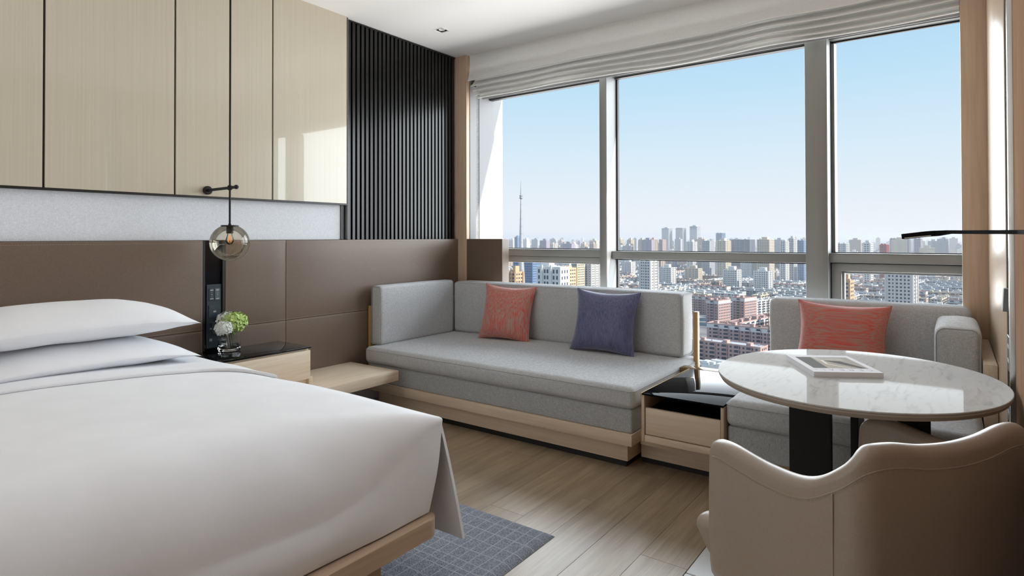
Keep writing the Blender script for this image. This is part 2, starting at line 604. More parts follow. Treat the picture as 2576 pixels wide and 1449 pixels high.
def cushion_bm(x0, x1, y0, y1, z0, z1, r=0.04, puff=(0, 0, 0), n=14, wrinkle=0.0, top_r=None, seed=0.0):
    """upholstered block: rounded edges, faces that swell by PUFF, faint creases"""
    bm = bmesh.new()
    H = Vector(((x1 - x0) / 2, (y1 - y0) / 2, (z1 - z0) / 2))
    C = Vector(((x0 + x1) / 2, (y0 + y1) / 2, (z0 + z1) / 2))
    r = min(r, H.x * 0.95, H.y * 0.95, H.z * 0.95)

    def ticks(h):
        k = 1 - r / h
        inner = [(-k + 2 * k * i / n) for i in range(n + 1)]
        edge = [k + (1 - k) * t for t in (0.25, 0.5, 0.75, 1.0)]
        return [-e for e in edge[::-1]] + inner + edge
    T = [ticks(h) for h in H]
    cache = {}

    def vert(p):
        key = (round(p[0], 6), round(p[1], 6), round(p[2], 6))
        if key in cache:
            return cache[key]
        q = Vector((p[0] * H.x, p[1] * H.y, p[2] * H.z))
        inn = Vector([max(-(H[k] - r), min(H[k] - r, q[k])) for k in range(3)])
        d = q - inn
        w = inn + d.normalized() * r if d.length > 1e-9 else q
        u = [abs(w[k]) / H[k] for k in range(3)]
        for k in range(3):
            a, b2 = [(1 - min(1, u[j]) ** 2) for j in range(3) if j != k]
            w[k] += math.copysign(puff[k] * a * b2 * u[k] ** 2, w[k]) if w[k] else 0
        if wrinkle:
            s = w + C + Vector((seed, seed * 2, 0))
            w += Vector((noise.noise(s * 9), noise.noise(s * 9 + Vector((5, 1, 3))), noise.noise(s * 7 + Vector((9, 9, 1))))) * wrinkle
        v = bm.verts.new(w + C)
        cache[key] = v
        return v
    for ax in range(3):
        a, b2 = [k for k in range(3) if k != ax]
        for sgn in (-1, 1):
            for i in range(len(T[a]) - 1):
                for j in range(len(T[b2]) - 1):
                    q = []
                    for (ii, jj) in ((i, j), (i + 1, j), (i + 1, j + 1), (i, j + 1)):
                        p = [0, 0, 0]
                        p[ax] = sgn
                        p[a] = T[a][ii]
                        p[b2] = T[b2][jj]
                        q.append(vert(p))
                    bm.faces.new(q)
    return bm


def cushion(name, material, *dims, parent=None, **kw):
    return finish(cushion_bm(*dims, **kw), name, material, parent, 180)


def round_rect(a0, a1, b0, b1, r, n=6):
    pts = []
    for (ca, cb, s) in ((a1 - r, b1 - r, 0), (a0 + r, b1 - r, 1), (a0 + r, b0 + r, 2), (a1 - r, b0 + r, 3)):
        for k in range(n + 1):
            t = (s + k / n) * pi / 2
            pts.append((ca + r * cos(t), cb + r * sin(t)))
    return pts


def throw_pillow(name, material, label, c, w, h, t, lean, yaw, seed, roll=0.0, group='throw pillows on the sofas'):
    """knife-edge cushion: two sheets meeting in a seam, corners drawn out"""
    bm = bmesh.new()
    n = 26
    Rm = Matrix.Rotation(yaw, 4, 'Z') @ Matrix.Rotation(lean, 4, 'X') @ Matrix.Rotation(roll, 4, 'Y')
    C = Vector(c)

    def P(u, v, s):
        a, b = 2 * u - 1, 2 * v - 1
        x = w / 2 * a * (1 - 0.115 * (1 - b * b) * a * a)
        z = h / 2 * b * (1 - 0.115 * (1 - a * a) * b * b)
        k = max(0, 1 - abs(a) ** 2.6) ** 0.55 * max(0, 1 - abs(b) ** 2.6) ** 0.55
        y = t / 2 * k
        e = max(abs(a), abs(b))
        y += 0.006 * noise.noise(Vector((a * 3 + seed, b * 3, s))) * k
        y += 0.010 * noise.noise(Vector((a * 7 + seed, b * 5, s * 3 + 7))) * k * e ** 2
        zz = z - 0.02 * k * (1 - b) * 0.3
        return C + Rm @ Vector((x, y * s, zz))
    for s in (-1, 1):
        add_grid(bm, n, n, lambda u, v: P(0.5 - 0.5 * cos(pi * u), 0.5 - 0.5 * cos(pi * v), s), s > 0)
    bmesh.ops.remove_doubles(bm, verts=bm.verts, dist=1e-5)
    o = finish(bm, name, material, None, 180)
    tag(o, label, 'cushion', group)
    seam = []
    for k in range(4):
        for i in range(16):
            q = i / 16
            u, v = ((q, 0), (1, q), (1 - q, 1), (0, 1 - q))[k]
            seam.append(P(u, v, 0.0))
    b2 = bmesh.new()
    add_tube(b2, seam, 0.003, 6, True)
    finish(b2, 'seam', material, o, 180)
    return o


# ------------------------------------------------------------------ room shell
XL, XR, YW, ZC, YB = -3.68, 0.16, 4.0, 2.862, -2.4


def struct(o):
    o['kind'] = 'structure'
    return o


fl = struct(box('floor', M['joint'], XL - 0.1, 0.5, YB, 4.5, -0.12, -0.012))
# planks run towards the window; the last strip beside the right wall is stone
PW, rndp = 0.19, random.Random(3)
mesh_cache = {}
x = -0.82
col = 0
while x > XL - 0.05:
    y = YB - (0.62 * (col % 3) + 0.2 * (col % 2))
    y += -0.3 + 2.17 - 2.17
    shift = ((col * 0.73) % 1.0) * 1.6
    y = 2.17 - 1.6 * 3 + (0 if col == 4 else shift)
    while y < 4.3:
        ya, yb = max(y, YB), min(y + 1.6, 4.3)
        if yb - ya > 0.1:
            key = (round(yb - ya, 3))
            if key not in mesh_cache:
                bm = bmesh.new()
                add_box(bm, -PW / 2 + 0.0003, PW / 2 - 0.0003, -(yb - ya) / 2 + 0.0003, (yb - ya) / 2 - 0.0003, -0.014, 0.0, 0.0008, 1)
                me = bpy.data.meshes.new('plank')
                bm.to_mesh(me)
                bm.free()
                me.materials.append(M['floor'])
                mesh_cache[key] = me
            o = bpy.data.objects.new('plank', mesh_cache[key])
            COL.objects.link(o)
            o.parent = fl
            o.location = Vector((x - PW / 2, (ya + yb) / 2, 0)) - ORG[fl.name]
            ORG[o.name] = Vector((x - PW / 2, (ya + yb) / 2, 0))
        y += 1.6
    x -= PW
    col += 1
for (x0, x1) in ((-0.82, -0.33), (-0.33, XR + 0.02)):
    yy = [YB, -1.2, -0.36, 0.475, 1.31, 2.145, 2.98, 3.8]
    for a, b in zip(yy, yy[1:]):
        box('stone_tile', M['stone'], x0 + 0.0025, x1 - 0.0025, a + 0.0025, b - 0.0025, -0.013, 0.001, fl, 0.0015, 1)

# ceiling with a square hole for the downlight
DLX, DLY, DLH = -3.238, 3.380, 0.036
bm = bmesh.new()
for (a, b, c, d) in ((XL - 0.1, DLX - DLH, YB, 4.5), (DLX + DLH, 0.5, YB, 4.5), (DLX - DLH, DLX + DLH, YB, DLY - DLH), (DLX - DLH, DLX + DLH, DLY + DLH, 4.5)):
    add_box(bm, a, b, c, d, ZC, ZC + 0.14)
struct(finish(bm, 'ceiling', M['ceiling'], None, 0))
dl = thing('downlight', 'small square recessed downlight with a round white lamp in the ceiling', 'downlight', (DLX, DLY, ZC))
bm = bmesh.new()
for (a, b, c, d) in ((-1, -0.86, -1, 1), (0.86, 1, -1, 1), (-0.86, 0.86, -1, -0.86), (-0.86, 0.86, 0.86, 1)):
    k = 0.05
    add_box(bm, DLX + a * k, DLX + b * k, DLY + c * k, DLY + d * k, ZC - 0.002, ZC + 0.002)
finish(bm, 'frame', M['ceiling'], dl, 0)
bm = bmesh.new()
for (a, b, c, d) in ((-1, -0.97, -1, 1), (0.97, 1, -1, 1), (-0.97, 0.97, -1, -0.97), (-0.97, 0.97, 0.97, 1)):
    k = DLH
    add_box(bm, DLX + a * k, DLX + b * k, DLY + c * k, DLY + d * k, ZC + 0.002, ZC + 0.07)
add_box(bm, DLX - DLH, DLX + DLH, DLY - DLH, DLY + DLH, ZC + 0.07, ZC + 0.075)
finish(bm, 'housing', M['blackout'], dl, 0)
lathe('lamp', M['ceiling'], [(0.001, 0.02), (0.016, 0.018), (0.018, 0.008), (0.024, 0.003), (0.025, 0.012), (0.022, 0.05), (0.001, 0.05)], (DLX, DLY, ZC), dl, 24, cap=False)

struct(box('wall_left', M['plaster'], XL - 0.12, XL, YB, 4.5, 0, ZC))
struct(box('wall_back', M['plaster'], XL, 0.3, YB - 0.1, YB, 0, ZC))
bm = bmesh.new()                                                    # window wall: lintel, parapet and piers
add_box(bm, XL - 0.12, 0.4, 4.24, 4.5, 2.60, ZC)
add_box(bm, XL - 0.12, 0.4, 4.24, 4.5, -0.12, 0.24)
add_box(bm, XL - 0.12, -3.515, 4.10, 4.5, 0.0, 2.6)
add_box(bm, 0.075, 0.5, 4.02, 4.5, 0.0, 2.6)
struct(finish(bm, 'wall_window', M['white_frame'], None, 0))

# right wall: veneer bay, black service strip with metal trim, brown veneer towards the camera
wr = struct(box('wall_right', M['plaster'], 0.205, 0.32, YB, 4.5, 0, ZC))
box('veneer_panel', M['oak_gloss'], XR, 0.205, 2.725, 4.02, 0.0, ZC, wr, 0.003)
bm = bmesh.new()
add_box(bm, XR + 0.004, 0.205, 2.585, 2.725, 0, ZC)
finish(bm, 'service_strip', M['lamp_black'], wr, 0)
box('metal_trim', M['chrome'], XR - 0.002, 0.205, 2.553, 2.583, 0, ZC, wr, 0.001)
box('trim_strip', M['blackout'], XR + 0.001, 0.205, 2.583, 2.585, 0, ZC, wr)
box('brown_panel', M['wood_red'], XR + 0.012, 0.205, YB, 2.553, 0, ZC, wr, 0.002)
struct(box('trim_1', M['oak_v'], XL, -3.50, 3.962, 4.005, 0.0, ZC, None, 0.002))
struct(box('trim_2', M['oak_v'], 0.048, 0.205, 3.985, 4.03, 0.0, ZC, None, 0.002))

# ------------------------------------------------------------------ windows
YG = 4.315                                                           # glass plane
ZH, ZB = 2.525, 0.26                                                 # head and sill of the glazing


def pane(parent, x0, x1, z0, z1):
    box('pane', M['pane'], x0, x1, YG, YG + 0.006, z0, z1, parent)


w1 = thing('window_1', None, None, (-2.88, YG, ZB), kind='structure')
X1a, X1b = -3.495, -2.272
bm = bmesh.new()
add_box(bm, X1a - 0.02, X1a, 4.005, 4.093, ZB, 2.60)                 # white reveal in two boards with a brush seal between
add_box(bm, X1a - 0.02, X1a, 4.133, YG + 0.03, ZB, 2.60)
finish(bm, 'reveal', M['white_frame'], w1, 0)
box('brush_seal', M['gasket_grey'], X1a - 0.02, X1a - 0.004, 4.093, 4.133, ZB, 2.60, w1)
box('head_seal', M['gasket'], X1a, X1b, 4.275, 4.322, ZH - 0.010, ZH, w1)
pane(w1, X1a, X1b, 1.143, ZH)
pane(w1, X1a, X1b, ZB, 1.035)
bm = bmesh.new()
add_box(bm, X1a, X1b, 4.215, 4.33, 1.085, 1.142, 0.003)
add_box(bm, X1a, X1b, 4.225, 4.33, 1.042, 1.083, 0.003)
add_box(bm, X1a, X1b, 4.245, 4.33, 1.028, 1.042, 0.003)
finish(bm, 'transom', M['alu'], w1, 35)
box('transom_cap', M['alu_light'], X1a, X1b, 4.213, 4.33, 1.142, 1.146, w1)
box('glazing_seal', M['gasket'], X1a, X1b, YG - 0.012, YG + 0.012, 1.146, 1.153, w1)
box('head_frame', M['head'], X1a, X1b, 4.27, 4.322, ZH, 2.62, w1)
box('sill_frame', M['alu'], X1a, X1b, 4.22, 4.40, 0.2, ZB, w1)

w2 = thing('window_2', None, None, (-1.49, YG, ZB), kind='structure')
X2a, X2b = -2.212, -0.766
bm = bmesh.new()
add_box(bm, -2.272, -2.212, 4.15, YG, 0.2, 2.62, 0.003)
finish(bm, 'mullion', M['alu'], w2, 35)
box('mullion_cheek', M['alu_light'], -2.2125, -2.2095, 4.153, YG - 0.002, 0.2, 2.62, w2)
box('glazing_seal', M['gasket'], -2.2125, -2.196, YG, YG + 0.03, ZB, ZH, w2)
box('glazing_seal', M['gasket'], -2.275, -2.268, YG - 0.01, YG + 0.03, ZB, ZH, w2)
box('head_seal', M['gasket'], -2.2, X2b, 4.275, 4.322, ZH - 0.010, ZH, w2)
pane(w2, -2.2, X2b, 1.137, ZH)
pane(w2, -2.2, X2b, ZB, 1.07)
box('transom', M['alu'], -2.2095, X2b, 4.232, YG, 1.074, 1.131, w2, 0.003)
box('transom_cap', M['alu_light'], -2.2095, X2b, 4.230, YG, 1.131, 1.135, w2)
box('glazing_seal', M['gasket'], -2.2, X2b, YG - 0.01, YG + 0.01, 1.135, 1.141, w2)
box('glazing_seal', M['gasket'], -2.2, X2b, YG - 0.045, YG + 0.01, 1.066, 1.074, w2)
box('head_frame', M['head'], -2.2, X2b, 4.27, 4.322, ZH, 2.62, w2)
box('sill_frame', M['alu'], -2.2, X2b, 4.22, 4.40, 0.2, ZB, w2)

w3 = thing('window_3', None, None, (-0.29, YG, ZB), kind='structure')
X3a, X3b = -0.640, 0.075
box('mullion', M['alu'], -0.768, -0.641, 4.15, YG - 0.02, 0.2, 2.62, w3, 0.003)
box('mullion_cheek', M['alu_light'], -0.6425, -0.6385, 4.153, YG - 0.002, 0.2, 2.62, w3)
box('mullion_profile', M['white_frame'], -0.6385, -0.618, YG - 0.01, YG + 0.09, 1.14, ZH, w3)
box('glazing_seal', M['gasket'], -0.640, -0.6335, YG - 0.03, YG - 0.012, ZB, ZH, w3)
pane(w3, -0.618, X3b, 1.143, ZH)
pane(w3, -0.57, X3b, ZB + 0.05, 1.02)
box('transom', M['alu'], X3a, X3b, 4.20, YG + 0.02, 1.082, 1.138, w3, 0.003)
box('transom_cap', M['alu_light'], X3a, X3b, 4.198, YG + 0.02, 1.138, 1.1415, w3)
box('glazing_seal', M['gasket'], X3a, X3b, YG - 0.01, YG + 0.01, 1.1415, 1.147, w3)
bm = bmesh.new()                                                    # opening sash below the transom
add_box(bm, -0.632, X3b, 4.245, YG + 0.02, 1.027, 1.077, 0.004)
add_box(bm, -0.632, -0.575, 4.245, YG + 0.02, ZB, 1.03, 0.004)
finish(bm, 'sash', M['alu'], w3, 35)
bm = bmesh.new()
add_box(bm, -0.575, X3b, 4.275, YG + 0.01, 1.013, 1.027, 0.002)
add_box(bm, -0.575, -0.562, 4.275, YG + 0.01, ZB, 1.015, 0.002)
finish(bm, 'sash_bead', M['alu_light'], w3, 35)
box('sash_seal', M['gasket'], X3a, X3b, 4.25, YG, 1.077, 1.082, w3)
box('sash_seal', M['gasket'], -0.6385, -0.632, 4.25, YG, ZB, 1.08, w3)
box('head_frame', M['head'], X3a, X3b, 4.25, 4.322, ZH - 0.004, 2.62, w3)
box('head_seal', M['gasket'], X3a, X3b, YG - 0.01, YG + 0.01, ZH - 0.014, ZH - 0.004, w3)
box('sill_frame', M['alu'], X3a, X3b, 4.22, 4.40, 0.2, ZB, w3)

# ------------------------------------------------------------------ roman blind
bl = thing('roman_blind', 'pale linen roman blind drawn up in folds above the windows', 'blind', (-1.72, 4.0, ZC))
BX0, BX1 = -3.49, 0.046


def sag(x, k):
    """slow waves along the folds, strongest lower down, a kink near the wide mullion"""
    w = 0.006 * sin(x * 2.1 + 0.6) + 0.004 * sin(x * 5.3 + k)
    w += 0.020 * exp(-((x + 0.95) / 0.22) ** 2) - 0.012 * exp(-((x + 1.6) / 0.5) ** 2)
    w += 0.012 * exp(-((x + 2.6) / 0.25) ** 2)
    return w * k


folds = [  # (x inset, y front top, z top, y front bottom, z bottom, wave)
    (0.000, 3.998, ZC, 3.966, 2.632, 0.45),
    (0.020, 4.050, 2.665, 3.984, 2.585, 0.6),
    (0.028, 4.066, 2.620, 4.002, 2.545, 0.8),
    (0.042, 4.080, 2.580, 4.018, 2.508, 0.9),
    (0.062, 4.094, 2.540, 4.034, 2.484, 0.6)]
for k, (ins, ya, za, yb, zb, wv) in enumerate(folds):
    bm = bmesh.new()

    def P(u, v, ins=ins, ya=ya, za=za, yb=yb, zb=zb, wv=wv, k=k):
        xx = BX0 + ins + (BX1 - BX0 - ins) * u
        zz = zb + (sag(xx, wv) if k else sag(xx, 0.45))
        s = v / 0.7
        if v <= 0.7:                                                # front sheet, drawn out towards its lower edge
            z = za + (zz - za) * s
            y = ya + (yb - ya) * (s ** 3 if k == 0 else s ** 1.3) + 0.004 * sin(xx * 9 + k) * s
        else:                                                       # turned under at the bottom and up behind
            t = (v - 0.7) / 0.3
            z = zz - 0.006 * sin(pi * min(1, t * 2)) + 0.05 * t * t
            y = yb + 0.05 * t + 0.004 * sin(xx * 9 + k) * (1 - t)
        return Vector((xx, y, z))
    add_grid(bm, 130, 20, P)
    fo = finish(bm, 'valance' if k == 0 else 'fold', M['blind'], bl, 180)
    tube('hem', M['hem'], [P(i / 130, 0.7) + Vector((0, -0.001, -0.001)) for i in range(131)], 0.0042, fo, 8)  # hem piping that carries the painted edge highlight
box('bottom_bar', M['white_frame'], BX0 + 0.075, BX1, 4.075, 4.085, 2.478, 2.50, bl, 0.002)
box('head_rail', M['white_frame'], BX0 + 0.02, BX1, 4.02, 4.08, 2.80, ZC, bl, 0.002)

# ------------------------------------------------------------------ left wall: lacquer panels, slats, cloth band, leather headboard
wp = thing('wall_panelling', 'cream lacquered wall panels with dark joints above the bed', 'wall panelling', (-3.66, 1.0, 1.48))
seams = [-2.0, -0.55, 0.30, 0.998, 1.595, 2.189, 2.772]
for a, b in zip(seams, seams[1:]):
    box('panel', M['lacquer'], -3.66, -3.60, a + 0.005, b - 0.005, 1.496, ZC, wp, 0.0012, 1)
bm = bmesh.new()
add_box(bm, -3.665, -3.612, seams[0], 2.772, 1.486, ZC - 0.002)
add_box(bm, -3.66, -3.599, seams[0], 2.772, 1.484, 1.496)
finish(bm, 'backing', M['blackout'], wp, 0)

fb = thing('cloth_band', 'grey woven cloth strip between cream panels and brown leather headboard', 'wall covering', (-3.66, 0.4, 1.2))
box('cloth', M['wallcloth'], -3.672, -3.632, -2.0, 2.735, 1.236, 1.484, fb)
box('end_strip', M['blackout'], -3.672, -3.626, 2.735, 2.772, 1.236, 1.484, fb)

sl = thing('slat_screen', 'black timber slat screen between cream wall panels and window corner', 'wall screen', (-3.66, 3.37, 1.23))
box('backing', M['blackout'], -3.678, -3.655, 2.774, 3.965, 1.2, ZC - 0.002, sl)
box('metal_edge', M['alu_light'], -3.66, -3.602, 2.777, 2.7805, 1.236, ZC - 0.002, sl)
box('top_rail', M['blackout'], -3.66, -3.63, 2.784, 3.962, ZC - 0.012, ZC - 0.002, sl)
bm = bmesh.new()
add_box(bm, -0.0125, 0.0125, -0.0128, 0.0128, 1.215, ZC - 0.012, 0.0015, 1)
sme = bpy.data.meshes.new('slat')
bm.to_mesh(sme)
bm.free()
sme.materials.append(M['slat'])
y = 2.80
while y < 3.955:
    o = bpy.data.objects.new('slat', sme)
    COL.objects.link(o)
    o.parent = sl
    o.location = Vector((-3.6425, y + 0.0128, 0)) - ORG[sl.name]
    ORG[o.name] = Vector((-3.6425, y, 0))
    y += 0.0414

hb = thing('headboard', 'brown leather headboard with stitched seams running to the window corner', 'headboard', (-3.63, 1.5, 0))
HX, HZ = -3.60, 1.234


def leather(x0, x1, y0, y1, z0, z1, name='leather_panel'):
    return finish(cushion_bm(x0, x1, y0, y1, z0, z1, r=0.004, n=4), name, M['leather'], hb, 180)


for (ya, yb) in ((-0.6, 1.750), (1.883, 2.2827), (2.2833, 3.968)):
    leather(-3.66, HX, ya, yb, 0.7033, HZ)
    leather(-3.66, HX, ya, yb, 0.20, 0.7027)
leather(-3.60, -3.105, 3.965, 4.06, 0.20, HZ, 'corner_return')


def stitch(pts):
    """a row of short thread stitches along a straight run"""
    bm = bmesh.new()
    a, b = Vector(pts[0]), Vector(pts[1])
    n = int((b - a).length / 0.011)
    for i in range(n):
        p, q = a.lerp(b, (i + 0.15) / n), a.lerp(b, (i + 0.85) / n)
        add_tube(bm, [p, q], 0.0011, 4)
    return finish(bm, 'stitching', M['thread'], hb, 0)


SX = HX + 0.0005
for y in (1.742, 1.891, 2.2755, 2.2905):
    stitch(((SX, y, 0.30), (SX, y, HZ - 0.012)))
for z in (0.694, 0.7115):
    stitch(((SX, 1.0, z), (SX, 1.745, z)))
    stitch(((SX, 1.89, z), (SX, 3.2, z)))
stitch(((SX, 0.5, HZ - 0.016), (SX, 1.74, HZ - 0.016)))
stitch(((SX, 1.89, HZ - 0.016), (SX, 3.9, HZ - 0.016)))

# bedside control strip
cp = thing('control_panel', 'black glass strip with bedside light switches and sockets beside the flowers', 'switch panel', (-3.62, 1.817, 0.575))
box('glass_strip', M['black_gloss'], -3.66, -3.617, 1.753, 1.880, 0.56, 1.229, cp)
box('edge_strip', M['blackout'], -3.617, -3.603, 1.752, 1.7645, 0.58, 1.229, cp)
box('edge_strip', M['blackout'], -3.617, -3.603, 1.868, 1.881, 0.58, 1.229, cp)
box('face_plate', M['panel_dark'], -3.618, -3.611, 1.778, 1.866, 0.592, 0.972, cp, 0.0015, 1)


def key(y0, y1, z0, z1, m, proud=0.004, tilt=None):
    bm = bmesh.new()
    add_box(bm, -3.613, -3.611 + proud, y0, y1, z0, z1, 0.0012, 1, rot=tilt)
    return finish(bm, 'switch', M[m], cp, 35)


def mark(parent, y0, y1, z0, z1, x=-3.6064):
    return box('print', M['mark'], x, x + 0.0006, y0, y1, z0, z1, parent)


a = key(1.790, 1.8215, 0.876, 0.948, 'panel_dark', 0.004)
b = key(1.8225, 1.854, 0.876, 0.948, 'panel_mid', 0.007)
for kk, yc, xx in ((a, 1.806, -3.6066), (b, 1.838, -3.6036)):
    bm = bmesh.new()
    for z in (0.937, 0.887):                                         # two tiny text lines above and below
        for i in range(4):
            add_box(bm, xx, xx + 0.0005, yc - 0.009 + i * 0.0047, yc - 0.0055 + i * 0.0047, z - 0.0022, z + 0.0022)
        add_box(bm, xx, xx + 0.0005, yc - 0.009, yc + 0.009, z + 0.0040 * (1 if z > 0.9 else -1) + 0.0012, z + 0.0040 * (1 if z > 0.9 else -1) + 0.002)
    for z, s in ((0.925, 1), (0.899, -1)):                           # arrow heads
        for q in (-1, 1):
            add_tube(bm, [(xx + 0.0003, yc, z + 0.0012 * s), (xx + 0.0003, yc + q * 0.0036, z - 0.0012 * s)], 0.0006, 4)
    add_tube(bm, [(xx + 0.0003, yc + 0.0028 * cos(t * pi / 6), 0.912 + 0.0036 * sin(t * pi / 6)) for t in range(12)], 0.0006, 4, True)
    finish(bm, 'print', M['mark'], kk, 0)
c = key(1.788, 1.856, 0.772, 0.848, 'panel_dark', 0.006)
bm = bmesh.new()
for i in range(4):
    add_box(bm, -3.6047, -3.6042, 1.8145 + i * 0.0042, 1.8175 + i * 0.0042, 0.806, 0.8115)
add_box(bm, -3.6047, -3.6042, 1.8145, 1.831, 0.8135, 0.8148)
finish(bm, 'print', M['mark'], c, 0)
for y0, y1, m, pr in ((1.790, 1.811, 'panel_dark', 0.004), (1.812, 1.833, 'panel_mid', 0.006), (1.834, 1.855, 'panel_mid', 0.006)):
    k = key(y0, y1, 0.676, 0.745, m, pr)
    bm = bmesh.new()
    for i in range(3):
        xx = -3.611 + pr + 0.0003
        add_box(bm, xx, xx + 0.0005, y0 + 0.005 + i * 0.0042, y0 + 0.0078 + i * 0.0042, 0.705, 0.711)
    add_box(bm, xx, xx + 0.0005, y0 + 0.005, y0 + 0.016, 0.713, 0.7142)
    finish(bm, 'print', M['mark'], k, 0)
s = box('socket', M['panel_dark'], -3.613, -3.6085, 1.790, 1.856, 0.595, 0.658, cp, 0.001, 1)
bm = bmesh.new()
for y in (1.797, 1.806):
    add_box(bm, -3.6085, -3.6079, y - 0.0022, y + 0.0022, 0.634, 0.650)
finish(bm, 'usb_port', M['white_socket'], s, 0)
bm = bmesh.new()
for (y0, z0, w, h) in ((1.818, 0.626, 0.010, 0.004), (1.829, 0.626, 0.006, 0.003), (1.845, 0.640, 0.006, 0.008), (1.845, 0.612, 0.006, 0.008)):
    add_box(bm, -3.6085, -3.608, y0, y0 + w, z0, z0 + h)
finish(bm, 'socket_slot', M['gasket'], s, 0)

# ------------------------------------------------------------------ bed
bed = thing('bed', 'low oak platform bed carrying the white bedding', 'bed', (-2.5, 0.6, 0))
BY0, BY1, BXF = -0.35, 1.528, -1.468
bm = bmesh.new()                                                     # platform board with rounded foot corners
prof = []
R0 = 0.055
for k in range(9):
    t = k / 8 * pi / 2
    prof.append((BXF - R0 + R0 * sin(t), BY1 - R0 + R0 * cos(t)))
for k in range(9):
    t = k / 8 * pi / 2
    prof.append((BXF - R0 + R0 * cos(t), BY0 + R0 - R0 * sin(t)))
prof += [(-3.58, BY0), (-3.58, BY1)]
lo = [bm.verts.new((x, y, 0.218)) for x, y in prof]
hi = [bm.verts.new((x, y, 0.281)) for x, y in prof]
bm.faces.new(lo[::-1])
top = bm.faces.new(hi)
for i in range(len(prof)):
    j = (i + 1) % len(prof)
    bm.faces.new((lo[i], lo[j], hi[j], hi[i]))
bmesh.ops.bevel(bm, geom=list(top.edges), offset=0.004, segments=2, affect='EDGES')
finish(bm, 'platform', M['oak_bed'], bed, 30)
box('plinth', M['oak_bed'], -3.4, -1.53, -0.15, 1.312, 0.0165, 0.218, bed, 0.002)
finish(cushion_bm(-3.58, -1.60, -0.30, 1.48, 0.282, 0.57, r=0.06, n=6), 'mattress', M['sheet'], bed, 180)

# duvet: a full sheet over the top and foot, hanging free along the window side
dv = thing('duvet', 'white duvet spread over the bed with a corner hanging past the foot', 'duvet', (-2.4, 0.6, 0.28))
FZ = 0.283


def dz(x, y):
    """height of the bedding"""
    base = 0.612 + 0.045 * max(0.0, 1 - ((y - 0.6) / 1.0) ** 2) + 0.022 * sin((x + 3.4) * 1.35) * max(0, 1 - ((y - 0.6) / 1.05) ** 2)
    base += 0.010 * noise.noise(Vector((x * 1.6, y * 1.6, 0.3))) + 0.004 * noise.noise(Vector((x * 4, y * 4, 1.3)))
    return base


YE = 1.585                                                           # window-side edge of the top
bm = bmesh.new()
NU, NV = 110, 90


def duv(u, v):
    y = BY0 - 0.08 + (YE - BY0 + 0.08) * v
    kx = 1 - v
    corner = max(0.0, 1 - (YE - y) / 0.5)                            # 1 at the window-side corner
    rr = 0.24 * (1 - corner ** 1.5) + 0.012                          # the foot edge sharpens into the hanging corner
    xf = -1.525 - 0.012 * sin(y * 3)
    zt = dz(xf - rr, y)
    s = u * 3.0
    Ltop = 2.0
    if s < Ltop:
        x = -3.46 + (xf - rr + 3.46) * (s / Ltop)
        z = dz(x, y)
        yy = y
        e = (YE - y) / 0.12
        if e < 1:
            z -= 0.018 * (1 - e) ** 2
    else:
        t = s - Ltop
        if t < 0.35:                                                 # turn over the foot edge
            a = t / 0.35 * pi / 2
            x = xf - rr + rr * sin(a)
            z = zt - rr + rr * cos(a)
        else:
            q = (t - 0.35) / 0.65
            z0 = zt - rr
            z = z0 + (FZ + 0.004 - z0) * q
            x = xf + 0.014 * sin(pi * q) + 0.010 * q
        qq = max(0.0, min(1.0, (zt - z) / (zt - FZ)))
        e = max(0.0, 1 - (YE - y) / 0.35)
        yy = y - 0.080 * qq ** 0.85 * e
        x += 0.004 * noise.noise(Vector((y * 5, z * 6, 2))) * qq
        x -= 0.004 * e * qq
        f = max(0.0, 1 - (YE - y) / 0.12)
        z -= 0.018 * f ** 2 * (1 - qq)
    return Vector((x, yy, z))


add_grid(bm, NU, NV, duv)
finish(bm, 'top_sheet', M['sheet'], dv, 180)
bm = bmesh.new()                                                     # the hanging side, thick enough to show an edge


def drape(u, v, off=0.0):
    x0 = -3.46 + (-1.530 + 3.46) * u
    fl = max(0.0, (u - 0.7) / 0.3)
    x = x0 + (0.086 * v ** 0.85 * fl ** 2)
    z0 = dz(x0, YE) - 0.018
    zb = 0.165 + 0.02 * (1 - fl)
    z = z0 + (zb - z0) * v
    y = YE + 0.012 * sin(pi * v * 0.5) + 0.025 * v * fl + 0.012 * sin(u * 40) * v * (1 - 0.8 * fl) - off
    if v < 0.06:
        z += 0.0015 * (1 - v / 0.06)
    return Vector((x, y, z))


add_grid(bm, 80, 24, lambda u, v: drape(u, v))
add_grid(bm, 80, 24, lambda u, v: drape(u, v, 0.012), True)
bm.verts.ensure_lookup_table()
bmesh.ops.bridge_loops
bmesh.ops.remove_doubles(bm, verts=bm.verts, dist=1e-6)
# close the hem
be = [e for e in bm.edges if len(e.link_faces) == 1]
try:
    bmesh.ops.bridge_loops(bm, edges=be)
except Exception:
    pass
finish(bm, 'side_drop', M['sheet'], dv, 60)
bm = bmesh.new()


def fold_edge(y):
    """where the turned-back hem ends on the bed"""
    return -2.885 + 0.115 * max(0.0, (y - 0.5) / 0.95) ** 1.6 + 0.17 * max(0.0, (y - 1.34) / 0.25) ** 2


def turn(u, v):
    y = BY0 - 0.08 + (YE + 0.004 - BY0 + 0.08) * v
    xe = fold_edge(y)
    e = max(0.0, 1 - (YE - y) / 0.12)
    if u < 0.88:
        x = -3.42 + (xe - 0.008 + 3.42) * (u / 0.88)
        z = dz(x, y) + 0.017 + 0.003 * noise.noise(Vector((x * 6, y * 2, 5)))
    else:
        a = (u - 0.88) / 0.12 * pi
        x = xe - 0.008 + 0.008 * sin(a)
        z = dz(x, y) + 0.0085 + 0.0085 * cos(a)
    z -= 0.018 * e ** 2
    return Vector((x, y, z))


add_grid(bm, 60, 70, turn)
finish(bm, 'turned_back_hem', M['sheet'], dv, 180)


